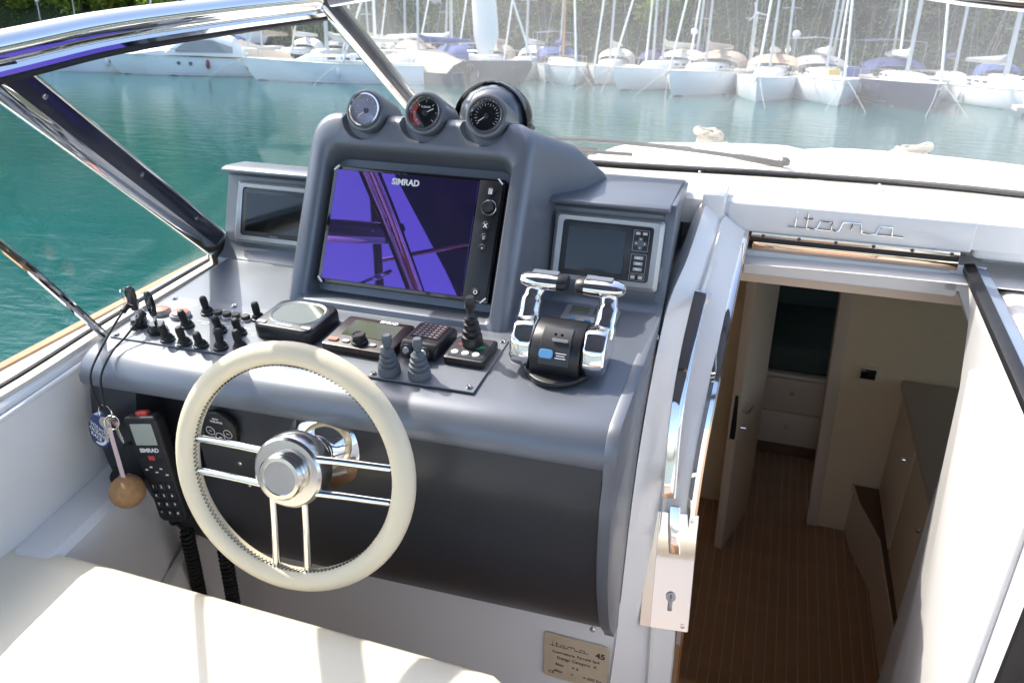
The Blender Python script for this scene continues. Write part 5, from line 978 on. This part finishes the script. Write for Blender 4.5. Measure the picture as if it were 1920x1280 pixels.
def crown_mesh(seed, R, Hc, z0, nclump, nleaf, ls, lm):
    r = random.Random(seed); v = []; f = []
    for c in range(nclump):
        while True:
            p = V((r.uniform(-1, 1), r.uniform(-1, 1), r.uniform(-1, 1)))
            if .15 < p.length < 1: break
        p = p.normalized() * (p.length ** .5); cpt = V((p.x * R * .85, p.y * R * .85, z0 + Hc / 2 + p.z * Hc * .45)); cr_ = r.uniform(.22, .40) * R
        for k in range(nleaf):
            d = V((r.gauss(0, 1), r.gauss(0, 1), r.gauss(0, .8))); d = d.normalized() * cr_ * r.uniform(.5, 1.05); q = cpt + d
            nn = (d.normalized() + V((r.gauss(0, .6), r.gauss(0, .6), r.gauss(.3, .6)))).normalized(); u = nn.orthogonal().normalized(); w_ = nn.cross(u); a = r.uniform(0, 6.28); u, w_ = u * math.cos(a) + w_ * math.sin(a), w_ * math.cos(a) - u * math.sin(a); s = ls * r.uniform(.6, 1.3)
            o = len(v); v += [q - u * s, q + w_ * s * .55, q + u * s, q - w_ * s * .55]; f.append((o, o + 1, o + 2, o + 3))
    me = bpy.data.meshes.new('crown'); me.from_pydata([tuple(x) for x in v], [], f); me.materials.append(lm); return me
def trunk_mesh(seed, h, r0):
    r = random.Random(seed); m = MB(); pts = [(0, 0, -.5)]; x = y = 0
    for i in range(1, 6): x += r.uniform(-.15, .15); y += r.uniform(-.15, .15); pts.append((x, y, h * i / 5))
    m.tube(pts, [r0 * (1 - .14 * i) for i in range(6)], 8)
    for k in range(5):
        b = V(pts[2 + k % 4]); a = r.uniform(0, 6.28); l = r.uniform(.8, 1.8); m.tube([b, b + V((math.cos(a) * l * .5, math.sin(a) * l * .5, .4 * l)), b + V((math.cos(a) * l, math.sin(a) * l, .9 * l))], [r0 * .4, r0 * .28, r0 * .12], 6)
    me = m.mesh('trunk'); me.materials.append(bark); return me
kinds = {'light': [(crown_mesh(100 + i, 2.6, 5.2, .4, 44, 60, .20, leaf_l), trunk_mesh(i, 3.6, .16)) for i in range(2)],
         'mid': [(crown_mesh(120 + i, 2.9, 6.2, .8, 46, 60, .22, leaf_m), trunk_mesh(5 + i, 4.5, .20)) for i in range(3)],
         'dark': [(crown_mesh(140 + i, 2.8, 7.0, 2.6, 42, 60, .24, leaf_d), trunk_mesh(9 + i, 7.5, .20)) for i in range(2)]}
tlab = {'light': 'light green bushy tree on the shore', 'mid': 'mid green leafy tree on the shore', 'dark': 'dark tall bare-trunked tree on the shore'}
def tree(kind, x, y, s, where):
    me, tr = rnd.choice(kinds[kind]); t = thing('shore_tree', tlab[kind] + where, 'tree', T((x, y, hz(x, y) - .1)) @ RZ(rnd.uniform(0, 360)) @ Mx.Diagonal((s, s, s * rnd.uniform(.9, 1.15), 1)), 'trees on the wooded shore', ID)
    part('crown', me, None, t); part('trunk', tr, None, t)
rnd = random.Random(5)
x = -76.
while x < 34:
    k = 'light' if x < -62 else ('dark' if x < -33 and rnd.random() < .65 else rnd.choice(('light', 'mid', 'mid') if x < -8 else ('mid', 'mid', 'dark')))
    wh_ = ' behind the motor cruisers' if x < -50 else (' behind the tan-tented boat' if x < -33 else (' beside the salmon house' if x < -20 else ' behind the wind-turbine yacht' if x < 2 else ' behind the navy yacht'))
    if not (-33.5 < x < -26): tree(k, x, 67.5 + rnd.uniform(-1, 3), rnd.uniform(.85, 1.25), wh_)
    tree(rnd.choice(('mid', 'dark', 'mid', 'light') if x > -58 else ('light', 'light', 'mid')), x + 1.4, 75.5 + rnd.uniform(-2, 3), rnd.uniform(1.0, 1.5), wh_ + ', second rank')
    if rnd.random() < .6: tree(rnd.choice(('mid', 'dark')), x + .4, 87 + rnd.uniform(-3, 5), rnd.uniform(1.1, 1.7), wh_ + ', up the slope')
    x += rnd.uniform(2.6, 3.6)
x = -76.
while x > -150:
    y0 = 62 - (-x - 75) * .75
    tree(rnd.choice(('light', 'mid', 'light')), x, y0 + 5 + rnd.uniform(-1, 2), rnd.uniform(.9, 1.3), ' on the curving port-side bay'); tree(rnd.choice(('mid', 'dark')), x + 1, y0 + 13 + rnd.uniform(-2, 3), rnd.uniform(1.1, 1.6), ' above the curving port-side bay')
    x -= rnd.uniform(3, 4.2)
ug = MB(); r_ = random.Random(77)
for k in range(22000):
    x = r_.uniform(-150, 36); y = (65.6 if x > -75 else 62.3) - max(0, -x - 75) * .75 + abs(r_.gauss(0, 1)) * 5; q = V((x, y, hz(x, y) + r_.uniform(.05, 1.1) * (1 if math.sin(x * 1.3) + math.sin(x * .47) > -.6 else .35))); nn = V((r_.gauss(0, 1), r_.gauss(-.4, 1), r_.gauss(.6, 1))).normalized(); u = nn.orthogonal().normalized() * r_.uniform(.1, .26); w_ = nn.cross(u) * .6; ug.add([q - u, q + w_, q + u, q - w_], [(0, 1, 2, 3)])
me = bpy.data.meshes.new('shrubs'); me.from_pydata(ug.v, [], ug.f); me.materials.append(leaf_m); o = bpy.data.objects.new('undergrowth', me); C.objects.link(o); o['kind'] = 'stuff'; tag(o, 'low green undergrowth along the foot of the wooded shore', 'undergrowth')
